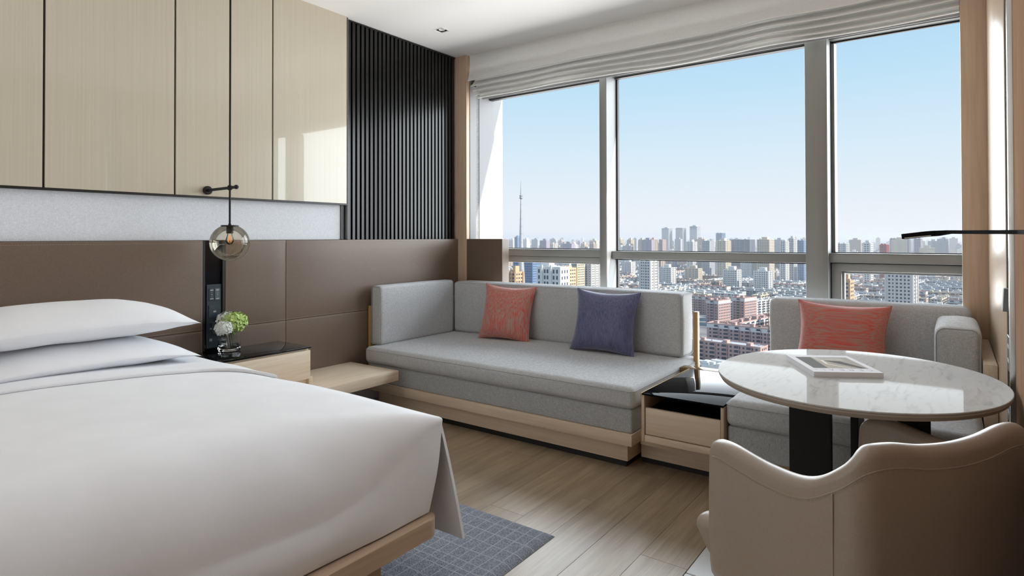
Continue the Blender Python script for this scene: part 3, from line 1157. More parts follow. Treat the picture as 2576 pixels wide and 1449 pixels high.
def bed_pillow(label, x0, x1, y0, y1, zc, t, seed, tip):
    """sleeping pillow in a flanged case: long, soft, tapering to a pointed open end"""
    bm = bmesh.new()
    nu, nv = 50, 30

    def P(u, v, s):
        a, b = 2 * u - 1, 2 * v - 1                                  # a along y, b along x
        y = (y0 + y1) / 2 + (y1 - y0) / 2 * a
        wide = (x1 - x0) / 2 * (1 - 0.10 * a * a)
        x = (x0 + x1) / 2 + wide * b
        ka = max(0.0, 1 - abs(a) ** 3.4) ** 0.80
        kb = max(0.0, 1 - abs(b) ** 2.4) ** 0.6
        k = ka * kb
        up = 1.0 if s > 0 else 0.80
        z = zc + t * 0.5 * up * s * k
        z += tip * abs(a) ** 3 * (1 if a > 0 else 1)
        z += 0.006 * noise.noise(Vector((a * 3 + seed, b * 2, s))) * k
        z += 0.004 * noise.noise(Vector((a * 9 + seed, b * 3, s * 2))) * abs(a) ** 2
        return Vector((x, y, z))
    for s in (-1, 1):
        add_grid(bm, nu, nv, lambda u, v: P(0.5 - 0.5 * cos(pi * u), 0.5 - 0.5 * cos(pi * v), s), s < 0)
    bmesh.ops.remove_doubles(bm, verts=bm.verts, dist=1e-5)
    o = finish(bm, 'bed_pillow', M['sheet'], None, 180)
    return tag(o, label, 'pillow', 'bed pillows at the headboard')


bed_pillow('upper white pillow of the pair stacked against the headboard', -3.56, -3.02, 0.50, 1.475, 0.862, 0.200, 1.0, -0.035)
bed_pillow('lower white pillow pressed under the top one beside the nightstand', -3.57, -3.00, 0.50, 1.470, 0.712, 0.150, 4.0, -0.045)

# ------------------------------------------------------------------ bedside: floating shelf, nightstand, vase, flowers
sh = thing('floating_shelf', 'thick pale oak shelf on the leather wall between nightstand and sofa', 'shelf', (-3.35, 2.3, 0.275))
box('board', M['oak_y'], -3.598, -3.088, 1.62, 2.80, 0.275, 0.343, sh, 0.003)
ns = thing('nightstand', 'oak bedside drawer box with black glass top under the flowers', 'nightstand', (-3.42, 1.9, 0.343))
box('carcass', M['oak_y'], -3.598, -3.262, 1.62, 2.222, 0.345, 0.566, ns, 0.002)
box('drawer_front', M['oak_y'], -3.262, -3.246, 1.62, 2.226, 0.380, 0.556, ns, 0.002)
box('foot_block', M['oak_y'], -3.262, -3.244, 2.214, 2.240, 0.344, 0.392, ns, 0.002)
box('glass_top', M['black_gloss'], -3.600, -3.243, 1.62, 2.230, 0.568, 0.578, ns, 0.003)

vs = thing('glass_vase', 'small square clear glass vase of flowers on the black nightstand top', 'vase', (-3.49, 1.858, 0.578))
VC = Vector((-3.515, 1.862, 0.5785))
rz = Matrix.Rotation(radians(14), 4, 'Z')


def sq_ring(bm, h, z, p=5.0, n=28):
    ring = []
    for k in range(n):
        a = 2 * pi * k / n
        cx, sx = cos(a), sin(a)
        r = h / (abs(cx) ** p + abs(sx) ** p) ** (1 / p)
        ring.append(bm.verts.new(VC + rz @ Vector((r * cx, r * sx, z))))
    return ring


bm = bmesh.new()
rings = [sq_ring(bm, h, z) for h, z in ((0.044, 0.0), (0.050, 0.003), (0.051, 0.04), (0.044, 0.112), (0.0405, 0.113), (0.045, 0.06), (0.045, 0.026), (0.036, 0.018))]
for A, B in zip(rings, rings[1:]):
    for k in range(len(A)):
        bm.faces.new((A[k], A[(k + 1) % len(A)], B[(k + 1) % len(A)], B[k]))
bm.faces.new(rings[0][::-1])
bm.faces.new(rings[-1])
finish(bm, 'vessel', M['vase'], vs, 50)


def hydrangea(label, c, r, m, n, seed, squash=0.85):
    t = thing('hydrangea', label, 'flower', (c[0], c[1], c[2] - r))
    rg = random.Random(seed)
    bm = bmesh.new()
    for i in range(n):
        ph = i * 2.39996
        zz = 1 - 1.72 * (i + 0.5) / n
        rr = sqrt(max(0, 1 - zz * zz))
        d = Vector((rr * cos(ph), rr * sin(ph), zz))
        p = Vector(c) + Vector((d.x * r, d.y * r, d.z * r * squash)) * rg.uniform(0.84, 1.08)
        ta = d.orthogonal().normalized()
        tb = d.cross(ta)
        w0 = rg.uniform(0, pi / 2)
        sz = r * rg.uniform(0.25, 0.34)
        for q in range(4):                                            # four petals to a floret
            a = w0 + q * pi / 2
            e = ta * cos(a) + tb * sin(a)
            f = d.cross(e)
            up = d * sz * rg.uniform(0.15, 0.45)
            v0 = bm.verts.new(p)
            v1 = bm.verts.new(p + e * sz * 0.6 + f * sz * 0.48 + up * 0.6)
            v2 = bm.verts.new(p + e * sz * 1.1 + up)
            v3 = bm.verts.new(p + e * sz * 0.6 - f * sz * 0.48 + up * 0.6)
            bm.faces.new((v0, v1, v2, v3))
    o = finish(bm, 'florets', m, t, 0, recalc=False)
    o['kind'] = 'stuff'
    bm = bmesh.new()
    bmesh.ops.create_icosphere(bm, subdivisions=2, radius=r * 0.70, matrix=Matrix.Translation(c) @ Matrix.Diagonal((1, 1, squash, 1)))
    finish(bm, 'flower_core', m, t, 180)
    tube('stem', M['leaf'], [c, (VC.x * 0.5 + c[0] * 0.5, VC.y * 0.5 + c[1] * 0.5, c[2] - r), (VC.x + rg.uniform(-0.015, 0.015), VC.y + rg.uniform(-0.015, 0.015), VC.z + 0.02)], 0.0028, t, 6)
    return t


hydrangea('lime green hydrangea head in the glass vase beside a white one', (-3.510, 1.884, 0.742), 0.070, M['petal_g'], 95, 4)
hydrangea('white hydrangea head drooping over the rim of the glass vase', (-3.470, 1.806, 0.722), 0.046, M['petal_w'], 80, 9)
hydrangea('pale hydrangea tuft behind the lime green flower head', (-3.540, 1.862, 0.758), 0.054, M['petal_w'], 70, 12)

# ------------------------------------------------------------------ pendant lamp
pl = thing('pendant_lamp', 'smoked glass globe pendant on a thin black rod beside the bed', 'lamp', (-3.34, 1.771, ZC))
GX, GY, GZ, GR = -3.34, 1.771, 1.222, 0.103
tube('rod', M['black_metal'], [(GX, GY, ZC), (GX, GY, 1.318)], 0.0055, pl, 10)
lathe('cap', M['black_metal'], [(0.001, 0.012), (0.007, 0.012), (0.008, 0.004), (0.045, 0.003), (0.046, -0.004), (0.001, -0.005)], (GX, GY, 1.318), pl, 28, cap=False)
gl = []
for k in range(61):
    a = pi * (0.135 + (1 - 0.135) * k / 60)
    gl.append((max(0.0005, GR * sin(a)), GR * cos(a)))
lathe('globe', M['globe'], gl, (GX, GY, GZ), pl, 72, cap=False, smooth=180)
lathe('lamp_holder', M['black_metal'], [(0.001, 0.098), (0.018, 0.098), (0.018, 0.052), (0.001, 0.052)], (GX, GY, GZ), pl, 20, cap=False)
bulb = lathe('bulb', M['bulb'], [(0.012, 0.052), (0.014, 0.04), (0.021, 0.02), (0.021, 0.008), (0.014, -0.006), (0.001, -0.011)], (GX, GY, GZ), pl, 20, cap=False, smooth=180)
bm = bmesh.new()
for q in (-1, 1):
    add_tube(bm, [(GX + q * 0.005, GY + q * 0.002, GZ + 0.04), (GX + q * 0.006, GY + q * 0.003, GZ + 0.004)], 0.0022, 6)
finish(bm, 'filament', M['filament'], bulb, 50)
br = lathe('wall_rose', M['black_metal'], [(0.001, 0.0), (0.024, 0.0), (0.025, 0.004), (0.025, 0.018), (0.021, 0.022), (0.001, 0.022)], (-3.600, GY, 1.530), pl, 28, 'x', cap=False)
tube('wall_arm', M['black_metal'], [(-3.580, GY, 1.530), (-3.275, GY, 1.534)], 0.0085, pl, 12)
lathe('arm_knob', M['black_metal'], [(0.001, -0.002), (0.011, 0.0), (0.013, 0.006), (0.010, 0.014), (0.001, 0.016)], (-3.278, GY, 1.534), pl, 16, 'x', cap=False)
lathe('rod_clamp', M['black_metal'], [(0.001, -0.014), (0.011, -0.013), (0.013, 0.0), (0.011, 0.013), (0.001, 0.014)], (GX, GY, 1.533), pl, 16, cap=False)

# ------------------------------------------------------------------ sofas
def piping(pts, parent, r=0.0022, m='piping'):
    bm = bmesh.new()
    add_tube(bm, pts, r, 6, True)
    return finish(bm, 'piping', M[m], parent, 180)


s1 = thing('corner_sofa', 'grey daybed sofa with left arm under the tall windows', 'sofa', (-2.45, 3.4, 0))
box('toe_kick', M['blackout'], -3.40, -1.455, 2.950, 3.92, 0.0, 0.038, s1)
box('base_panel', M['oak_x'], -3.44, -1.437, 2.928, 3.94, 0.038, 0.140, s1, 0.0015)
box('platform_lip', M['oak_x'], -3.48, -1.388, 2.875, 3.95, 0.140, 0.203, s1, 0.002)
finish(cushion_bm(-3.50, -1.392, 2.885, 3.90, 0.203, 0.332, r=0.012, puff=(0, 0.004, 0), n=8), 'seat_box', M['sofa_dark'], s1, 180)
sc = finish(cushion_bm(-3.525, -1.375, 2.865, 3.90, 0.332, 0.452, r=0.034, puff=(0.008, 0.012, 0.022), n=22, wrinkle=0.0025), 'seat_cushion', M['sofa'], s1, 180)
zs = 0.428
piping([(x, y, zs + 0.004 * sin(x * 3)) for x, y in round_rect(-3.528, -1.372, 2.860, 3.903, 0.04)], sc, 0.0018)
bc = finish(cushion_bm(-3.46, -1.445, 3.745, 3.955, 0.455, 0.875, r=0.030, puff=(0.006, 0.010, 0.006), n=18, wrinkle=0.002, seed=3), 'back_cushion', M['sofa'], s1, 180)
piping([(-1.443, y, z) for y, z in round_rect(3.752, 3.950, 0.462, 0.868, 0.03)], bc)
piping([(x, 3.745, z) for x, z in round_rect(-3.455, -1.452, 0.462, 0.868, 0.03)], bc, 0.0015)
ac = finish(cushion_bm(-3.560, -3.452, 2.955, 3.748, 0.450, 0.889, r=0.022, puff=(0.008, 0.003, 0.004), n=14, wrinkle=0.0015, seed=6), 'arm_cushion', M['sofa'], s1, 180)
piping([(x, 2.957, z) for x, z in round_rect(-3.556, -3.456, 0.456, 0.884, 0.02)], ac)
box('arm_support', M['wood_gold'], -3.592, -3.566, 2.955, 3.90, 0.20, 0.737, s1, 0.002)
box('back_support', M['wood_gold'], -1.389, -1.360, 3.80, 3.838, 0.20, 0.757, s1, 0.002)

s2 = thing('window_sofa', 'grey two-seat sofa with right arm behind the marble table', 'sofa', (-0.4, 3.4, 0))
box('base_panel', M['wood_gold'], -0.875, 0.09, 2.93, 3.9, 0.0, 0.205, s2, 0.002)
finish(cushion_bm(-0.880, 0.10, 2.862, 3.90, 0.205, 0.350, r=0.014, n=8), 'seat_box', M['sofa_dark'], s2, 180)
sc = finish(cushion_bm(-0.884, 0.10, 2.842, 3.90, 0.350, 0.478, r=0.034, puff=(0.003, 0.010, 0.020), n=16, wrinkle=0.0025, seed=9), 'seat_cushion', M['sofa'], s2, 180)
piping([(x, y, 0.452) for x, y in round_rect(-0.887, 0.102, 2.838, 3.903, 0.04)], sc, 0.0018)
bc = finish(cushion_bm(-0.915, 0.085, 3.80, 3.975, 0.462, 0.875, r=0.035, puff=(0.004, 0.010, 0.004), n=14, wrinkle=0.002, seed=12), 'back_cushion', M['sofa'], s2, 180)
piping([(-0.918, y, z) for y, z in round_rect(3.808, 3.968, 0.47, 0.867, 0.03)], bc)
bm = cushion_bm(-0.066, 0.108, 3.285, 3.80, 0.462, 0.832, r=0.032, puff=(0.006, 0.006, 0.022), n=12, wrinkle=0.0015, seed=15)
ac = finish(bm, 'arm_cushion', M['sofa'], s2, 180)
piping([(x, 3.284, z + 0.012 * (1 - ((x - 0.02) / 0.09) ** 2) * (z > 0.7)) for x, z in round_rect(-0.060, 0.102, 0.470, 0.822, 0.03)], ac, 0.003)
box('side_panel', M['oak_y'], 0.110, 0.158, 3.20, 3.975, 0.0, 0.70, s2, 0.002)

throw_pillow('throw_pillow', M['red_v'], 'square red and taupe throw pillow at the corner sofa left end', (-2.80, 3.635, 0.668), 0.445, 0.43, 0.17, radians(-14), radians(9), 1.0, radians(2))
throw_pillow('throw_pillow', M['blue'], 'square dark blue satin throw pillow on the corner sofa', (-1.945, 3.620, 0.670), 0.475, 0.435, 0.17, radians(-15), radians(5), 5.0, radians(1.5))
throw_pillow('throw_pillow', M['red_h'], 'oblong red striped throw pillow on the sofa behind the table', (-0.500, 3.655, 0.695), 0.47, 0.385, 0.16, radians(-16), radians(-2), 9.0, radians(1))

# ------------------------------------------------------------------ low cabinet between the sofas
cb = thing('low_cabinet', 'oak drawer cabinet with black glass top between the two sofas', 'cabinet', (-1.1, 3.2, 0))
box('toe_kick', M['blackout'], -1.42, -0.889, 3.07, 3.6, 0.0, 0.035, cb)
box('lower_panel', M['oak_x'], -1.412, -0.889, 3.045, 3.60, 0.035, 0.125, cb, 0.0015)
box('ledge', M['oak_x'], -1.388, -0.889, 2.985, 3.60, 0.125, 0.200, cb, 0.002)
CY = 2.830
box('side_panel', M['oak_v'], -1.312, -1.296, CY + 0.004, 3.56, 0.200, 0.437, cb, 0.001)
box('side_panel', M['oak_v'], -0.904, -0.889, CY + 0.004, 3.56, 0.200, 0.437, cb, 0.001)
box('bottom_board', M['oak_x'], -1.296, -0.904, CY + 0.006, 3.56, 0.200, 0.232, cb, 0.001)
box('back_board', M['blackout'], -1.296, -0.904, 3.4, 3.42, 0.23, 0.437, cb)
box('drawer_front', M['oak_x'], -1.292, -0.908, CY + 0.010, CY + 0.028, 0.238, 0.372, cb, 0.0015)
box('drawer_box', M['blackout'], -1.29, -0.910, CY + 0.03, 3.38, 0.238, 0.36, cb)
box('glass_top', M['cabinet_glass'], -1.308, -0.890, CY, 3.515, 0.437, 0.447, cb, 0.0015)
box('gold_edge', M['wood_gold'], -1.314, -1.308, CY + 0.002, 3.515, 0.43, 0.4475, cb)
box('rear_ledge', M['ledge'], -1.372, -0.890, 3.515, 3.60, 0.40, 0.447, cb, 0.001)

# ------------------------------------------------------------------ marble table
tb = thing('marble_table', 'oval white marble table on black slab legs by the right wall', 'table', (-0.294, 2.43, 0))
TC = Vector((-0.2936, 2.409, 0))
TZ = 0.755
TA, TB, TR = 0.4969, 0.4520, radians(6)                              # long half axis along the room


def ell(t, k=1.0, inset=0.0):
    a, b = TA * k - inset, TB * k - inset
    p = Vector((b * cos(t), a * sin(t), 0))
    return Vector((p.x * cos(TR) + p.y * sin(TR), -p.x * sin(TR) + p.y * cos(TR), 0)) + TC


def oval(name, m, prof, parent):
    bm = bmesh.new()
    rings = []
    for ins, z in prof:
        rings.append([bm.verts.new(ell(2 * pi * k / 96, 1, ins) + Vector((0, 0, z))) for k in range(96)])
    for A, B in zip(rings, rings[1:]):
        for k in range(96):
            bm.faces.new((A[k], A[(k + 1) % 96], B[(k + 1) % 96], B[k]))
    bm.faces.new(rings[0][::-1])
    bm.faces.new(rings[-1])
    return finish(bm, name, m, parent, 30)


oval('tabletop', M['marble'], [(0.004, TZ - 0.006), (0.0, TZ - 0.004), (0.0, TZ - 0.001), (0.0015, TZ)], tb)
oval('edge_band', M['table_edge'], [(0.02, TZ - 0.026), (0.008, TZ - 0.024), (0.001, TZ - 0.012), (0.003, TZ - 0.006)], tb)


def slab(x0, x1, y0, y1, rot=0.0):
    bm = bmesh.new()
    add_box(bm, x0, x1, y0, y1, 0.001, TZ - 0.026, 0.002, 1, rot=Matrix.Rotation(rot, 4, 'Z'))
    return finish(bm, 'slab_leg', M['black_metal'], tb, 35)


slab(-0.513, -0.367, 2.43, 2.46)
slab(-0.303, -0.278, 2.42, 2.60)
slab(-0.160, -0.062, 2.43, 2.46)
box('foot_plate', M['black_metal'], -0.53, -0.05, 2.28, 2.60, 0.001, 0.012, tb, 0.002)

# ------------------------------------------------------------------ magazine
mg = thing('magazine', 'white magazine with a staircase photograph lying on the marble table', 'magazine', (-0.34, 2.45, TZ))
A0, A1 = Vector((-0.400, 2.290, 0)), Vector((-0.197, 2.405, 0))       # spine edge, left to right
ux = (A1 - A0)
MW = ux.length
ux.normalize()
uy = Vector((-ux.y, ux.x, 0))
MD = 0.300


def mp(a, b, z):
    """a along the spine edge, b away from the camera, both in metres"""
    return A0 + ux * a + uy * b + Vector((0, 0, z))


def mquad(name, m, parent, pts, z0, z1):
    bm = bmesh.new()
    lo = [bm.verts.new(mp(a, b, z0)) for a, b in pts]
    hi = [bm.verts.new(mp(a, b, z1)) for a, b in pts]
    bm.faces.new(lo[::-1])
    bm.faces.new(hi)
    for i in range(len(pts)):
        j = (i + 1) % len(pts)
        bm.faces.new((lo[i], lo[j], hi[j], hi[i]))
    return finish(bm, name, m, parent, 0)


R4 = lambda a0, a1, b0, b1: [(a0, b0), (a1, b0), (a1, b1), (a0, b1)]
mquad('pages', M['pages'], mg, R4(0.0015, MW - 0.001, 0.002, MD - 0.002), TZ + 0.0012, TZ + 0.0165)
mquad('back_cover', M['cover'], mg, R4(0, MW, 0, MD), TZ, TZ + 0.0012)
fc = mquad('front_cover', M['cover'], mg, R4(0, MW, 0, MD), TZ + 0.0165, TZ + 0.018)
mquad('spine', M['cover'], mg, R4(0, MW, -0.001, 0.0), TZ, TZ + 0.018)
zt = TZ + 0.018
pa0, pa1, pb0, pb1 = 0.022, MW - 0.020, 0.062, 0.262                  # the printed photograph
W, H = pa1 - pa0, pb1 - pb0


def pr(m, pts, dz=0.0002):
    mquad('photo_print', M[m], fc, [(pa0 + a * W, pb0 + b * H) for a, b in pts], zt - 0.0005, zt + dz)


pr('photo_tan', [(0, 0), (1, 0), (1, 1), (0, 1)], 0.0002)
pr('photo_dark', [(0, 0), (0.26, 0), (0.30, 1), (0, 1)], 0.0003)
pr('photo_taupe', [(0.62, 0), (1, 0), (1, 1), (0.86, 1), (0.40, 0.42)], 0.00032)
pr('photo_black', [(0.86, 0.02), (0.97, 0.03), (0.72, 0.62), (0.42, 0.70)], 0.0004)
for k in range(4):
    b = 0.70 + 0.075 * k
    pr('photo_white', [(0.34 - 0.01 * k, b), (0.86, b), (0.86, b + 0.03), (0.34 - 0.01 * k, b + 0.03)], 0.00045)
    pr('photo_black', [(0.40, b + 0.032), (0.86, b + 0.032), (0.86, b + 0.055), (0.40, b + 0.055)], 0.00044)
pr('photo_white', [(0.36, 0.36), (0.40, 0.32), (0.44, 0.72), (0.38, 0.74)], 0.0005)
pr('photo_white', [(0.40, 0.32), (0.66, 0.02), (0.68, 0.04), (0.41, 0.37)], 0.0005)


def letter(ch, a, size, b0, parent):
    """title letters read from the far side of the table: turned half round"""
    strokes = {'C': [((0.9, 0.85), (0.6, 1), (0.2, 0.9), (0, 0.5), (0.2, 0.1), (0.6, 0), (0.9, 0.15))],
               'E': [((0.8, 1), (0, 1), (0, 0), (0.8, 0)), ((0, 0.5), (0.65, 0.5))],
               'R': [((0, 0), (0, 1), (0.55, 1), (0.75, 0.78), (0.55, 0.52), (0, 0.52)), ((0.4, 0.52), (0.8, 0))],
               'A': [((0, 0), (0.45, 1), (0.9, 0)), ((0.2, 0.4), (0.7, 0.4))],
               'L': [((0, 1), (0, 0), (0.7, 0))],
               'dots': [((0, 0.9), (0.7, 0.9)), ((0, 0.6), (0.7, 0.6))]}
    bm = bmesh.new()
    for st in strokes[ch]:
        pts = [mp(a - p[0] * size * 0.75, b0 - p[1] * size, zt + 0.0002) for p in st]
        for p, q in zip(pts, pts[1:]):
            d = (q - p).normalized()
            nrm = Vector((-d.y, d.x, 0)) * 0.0009
            p2, q2 = p - d * 0.0006, q + d * 0.0006
            bm.faces.new([bm.verts.new(v) for v in (p2 + nrm, p2 - nrm, q2 - nrm, q2 + nrm)])
    return finish(bm, 'title_letter', M['ink'], parent, 0)


for i, ch in enumerate('CEREAL'):
    letter(ch, MW - 0.022 - i * 0.0325, 0.022, 0.046, fc)
letter('dots', 0.024, 0.011, 0.046, fc)

# ------------------------------------------------------------------ tub chair
ch = thing('tub_chair', 'cream leather tub chair with wavy rim seen from behind at the marble table', 'chair', (-0.194, 1.877, 0))
CO, CT = Vector((-0.1927, 1.824, 0)), 2.525
CF = Vector((cos(CT), sin(CT), 0))
CS = Vector((sin(CT), -cos(CT), 0))


def cpos(f, s, z):
    return CO + CF * f + CS * s + Vector((0, 0, z))


plan = [(0.278, -0.3115), (0.160, -0.326), (0.022, -0.322), (-0.1045, -0.318), (-0.190, -0.302), (-0.235, -0.262), (-0.246, -0.188), (-0.252, -0.095), (-0.256, 0.0)]
rim = [0.666, 0.6765, 0.670, 0.6845, 0.7340, 0.7820, 0.7890, 0.7760, 0.7720]
plan = plan + [(f, -s) for f, s in plan[-2::-1]]
rim = rim + rim[-2::-1]


def catmull(a, t):
    n = len(a) - 1
    x = min(max(t * n, 0), n - 1e-9)
    i = int(x)
    u = x - i
    g = lambda k: a[min(max(k, 0), n)]
    p0, p1, p2, p3 = g(i - 1), g(i), g(i + 1), g(i + 2)
    f = lambda q0, q1, q2, q3: 0.5 * (2 * q1 + (q2 - q0) * u + (2 * q0 - 5 * q1 + 4 * q2 - q3) * u * u + (3 * q1 - q0 - 3 * q2 + q3) * u ** 3)
    if isinstance(p0, tuple):
        return tuple(f(p0[k], p1[k], p2[k], p3[k]) for k in range(len(p0)))
    return f(p0, p1, p2, p3)


def shell_frame(t):
    f, s = catmull(plan, t)
    f1, s1 = catmull(plan, min(1, t + 0.004))
    f0, s0 = catmull(plan, max(0, t - 0.004))
    d = Vector((f1 - f0, s1 - s0)).normalized()
    nrm = Vector((d.y, -d.x))                                         # points outwards
    if nrm.dot(Vector((f + 0.0, s))) < 0:
        nrm = -nrm
    return Vector((f, s)), nrm, catmull(rim, t)


TH = 0.052
NS = 120
bm = bmesh.new()
rings = []
for i in range(NS + 1):
    t = i / NS
    p, nrm, h = shell_frame(t)
    edge = min(t, 1 - t) * NS
    k = min(1.0, edge / 7.0)
    k = sqrt(max(0.0, 1 - (1 - k) ** 2))                              # the arm fronts round off
    h = h - 0.085 * (1 - k) ** 1.5
    zb = 0.275
    half = TH / 2 * (0.25 + 0.75 * k)
    mid = -TH / 2
    pr_ = []
    for o, z in ((-0.030, zb - 0.02), (-0.008, zb - 0.005), (-0.001, zb + 0.03), (0.004, 0.40), (0.003, 0.50), (0.0, h - 0.05), (-0.001, h - 0.026)):
        pr_.append((o, z))
    for a in range(1, 9):
        ang = pi * a / 9
        pr_.append((mid + TH / 2 * cos(ang), h - 0.026 + 0.026 * sin(ang)))
    pr_ += [(-TH + 0.001, h - 0.03), (-TH, h - 0.08), (-TH - 0.004, 0.46), (-TH, 0.36), (-TH + 0.008, zb - 0.02)]
    ring = []
    for o, z in pr_:
        o2 = mid + (o - mid) * (0.25 + 0.75 * k)
        q = p + nrm * o2
        ring.append(bm.verts.new(cpos(q.x, q.y, z)))
    rings.append(ring)
for A, B in zip(rings, rings[1:]):
    for k in range(len(A)):
        k2 = (k + 1) % len(A)
        bm.faces.new((A[k], A[k2], B[k2], B[k]))
bm.faces.new(rings[0][::-1])
bm.faces.new(rings[-1])
finish(bm, 'shell', M['cream'], ch, 60)
# seat: a padded block with a rounded front, standing a little ahead of the arms
bm = cushion_bm(-0.22, 0.352, -0.262, 0.262, 0.300, 0.415, r=0.035, puff=(0.012, 0, 0.014), n=14)
for v in bm.verts:
    f, s, z = v.co
    if f < 0:
        s *= 1 - 0.35 * (f / 0.22) ** 2
    if f > 0.2:
        q = min(1.0, (f - 0.2) / 0.10)
        f -= 0.10 * (1 - min(1, (z - 0.300) / 0.075)) * (f - 0.2) / 0.145
        s *= 1 + 0.17 * q * q * (3 - 2 * q)
    v.co = cpos(f, s, z)
finish(bm, 'seat', M['cream'], ch, 180)
bm = bmesh.new()
add_tube(bm, [cpos(-0.15, 0, 0.30), cpos(0.2, 0, 0.30)], 0.02, 8)
for v in ((-0.20, -0.20), (0.22, -0.22), (-0.20, 0.20), (0.22, 0.22)):
    pass
bm.free()
box_bm = bmesh.new()
vv = []
for z in (0.255, 0.302):
    vv.append([box_bm.verts.new(cpos(f, s, z)) for f, s in ((-0.20, -0.20), (0.20, -0.25), (0.20, 0.25), (-0.20, 0.20))])
for k in range(4):
    box_bm.faces.new((vv[0][k], vv[0][(k + 1) % 4], vv[1][(k + 1) % 4], vv[1][k]))
box_bm.faces.new(vv[0][::-1])
box_bm.faces.new(vv[1])
finish(box_bm, 'underframe', M['blackout'], ch, 0)
for f, s in ((-0.17, -0.17), (0.17, -0.21), (-0.17, 0.17), (0.17, 0.21)):
    tube('leg', M['black_metal'], [cpos(f, s, 0.26), cpos(f * 1.12, s * 1.1, 0.001)], 0.012, ch, 10)


def seam_line(ts, drop, out=0.0012, dash=True):
    bm = bmesh.new()
    pts = []
    for t in ts:
        p, nrm, h = shell_frame(t)
        edge = min(t, 1 - t) * NS
        k = min(1.0, edge / 7.0)
        k = sqrt(max(0.0, 1 - (1 - k) ** 2))
        h -= 0.085 * (1 - k) ** 1.5
        q = p + nrm * out
        pts.append(cpos(q.x, q.y, h - drop))
    if dash:
        for a, b in zip(pts, pts[1:]):
            n = max(1, int((b - a).length / 0.007))
            for i in range(n):
                add_tube(bm, [a.lerp(b, (i + 0.2) / n), a.lerp(b, (i + 0.8) / n)], 0.0009, 4)
    else:
        add_tube(bm, pts, 0.0013, 6)
    return finish(bm, 'stitching', M['cream_thread'], ch, 0)


seam_line([0.03 + 0.94 * i / 90 for i in range(91)], 0.052)
seam_line([0.03 + 0.94 * i / 90 for i in range(91)], 0.047, 0.0005, False)
for tt in (0.243, 0.757):
    p, nrm, h = shell_frame(tt)
    bm = bmesh.new()
    q = p + nrm * 0.003
    pts = [cpos(q.x, q.y, 0.27 + (h - 0.05 - 0.27) * i / 60) for i in range(61)]
    add_tube(bm, pts, 0.0022, 6)
    finish(bm, 'corner_seam', M['cream_thread'], ch, 180)

# ------------------------------------------------------------------ things on the right wall
lp = thing('swing_arm_lamp', 'slim black wall lamp arm reaching over the table from the right wall', 'lamp', (0.16, 2.06, 1.26))
box('wall_plate', M['lamp_black'], 0.152, 0.172, 1.86, 1.95, 1.20, 1.32, lp, 0.003)


def bar(name, m, pts, hw, hh, parent):
    """flat bar of section hw x hh along pts (each: point, height factor)"""
    bm = bmesh.new()
    rings = []
    P3 = [Vector(p) for p, k in pts]
    for i, (p, k) in enumerate(pts):
        d = (P3[min(i + 1, len(P3) - 1)] - P3[max(0, i - 1)]).normalized()
        s = d.cross(Vector((0, 0, 1))).normalized()
        u = s.cross(d)
        rings.append([bm.verts.new(P3[i] + s * a * hw + u * b * hh * k) for a, b in ((-1, -1), (1, -1), (1, 1), (-1, 1))])
    for A, B in zip(rings, rings[1:]):
        for k in range(4):
            bm.faces.new((A[k], A[(k + 1) % 4], B[(k + 1) % 4], B[k]))
    bm.faces.new(rings[0][::-1])
    bm.faces.new(rings[-1])
    bmesh.ops.bevel(bm, geom=list(bm.edges), offset=0.0008, segments=1, affect='EDGES')
    return finish(bm, name, m, parent, 30)


bar('arm', M['lamp_black'], [((0.158, 1.90, 1.2590), 1), ((0.155, 2.060, 1.2600), 1), ((0.030, 2.34, 1.2620), 1), ((-0.004, 2.415, 1.2632), 1), ((-0.040, 2.455, 1.2590), 1.55)], 0.010, 0.0058, lp)
hd = bar('lamp_head', M['lamp_black'], [((-0.040, 2.455, 1.2590), 1.0), ((-0.068, 2.470, 1.2570), 1.0), ((-0.140, 2.50, 1.2480), 1.0)], 0.013, 0.0092, lp)
bar('diffuser', M['lamp_white'], [((-0.055, 2.452, 1.2515), 1.0), ((-0.134, 2.485, 1.2425), 1.0)], 0.006, 0.0012, hd)

so = thing('wall_sockets', 'column of grey wall sockets on the black strip of the right wall', 'socket', (0.16, 2.65, 0.8))
for z0, z1 in ((0.78, 0.90), (0.60, 0.70)):
    p = box('socket_plate', M['panel_mid'], 0.160, 0.1645, 2.60, 2.705, z0, z1, so, 0.0015, 1)
    bm = bmesh.new()
    for zz in (z0 + 0.035, z1 - 0.035):
        add_box(bm, 0.1592, 0.1602, 2.63, 2.65, zz - 0.006, zz + 0.006)
        add_box(bm, 0.1592, 0.1602, 2.66, 2.68, zz - 0.006, zz + 0.006)
    finish(bm, 'socket_slot', M['mark'], p, 0)
nt_ = bmesh.new()
add_box(nt_, 0.149, 0.1640, 2.65, 2.70, 0.985, 1.065, 0.002, 1)
for v in nt_.verts:
    if v.co.x < 0.155:
        v.co.x -= 0.004 * (1.065 - v.co.z) / 0.08
tag(finish(nt_, 'note_holder', M['white_frame'], None, 35), 'small white wedge-shaped holder on the black strip above the wall sockets', 'wall holder')

# ------------------------------------------------------------------ rug
bm = bmesh.new()
RX0, RX1, RY0, RY1 = -3.0, -1.362, -0.9, 2.092


def rugp(u, v):
    x, y = RX0 + (RX1 - RX0) * u, RY0 + (RY1 - RY0) * v
    e = min(u * 1.6, (1 - u) * 1.6, v * 3, (1 - v) * 3) / 0.03
    z = 0.016 * min(1, sqrt(max(0, e))) + 0.0008 * noise.noise(Vector((x * 60, y * 60, 0)))
    return Vector((x, y, max(0.001, z)))


add_grid(bm, 160, 260, rugp)
tag(finish(bm, 'rug', M['rug'], None, 180), 'blue grey rug with pale grid lines under the bed foot', 'rug')

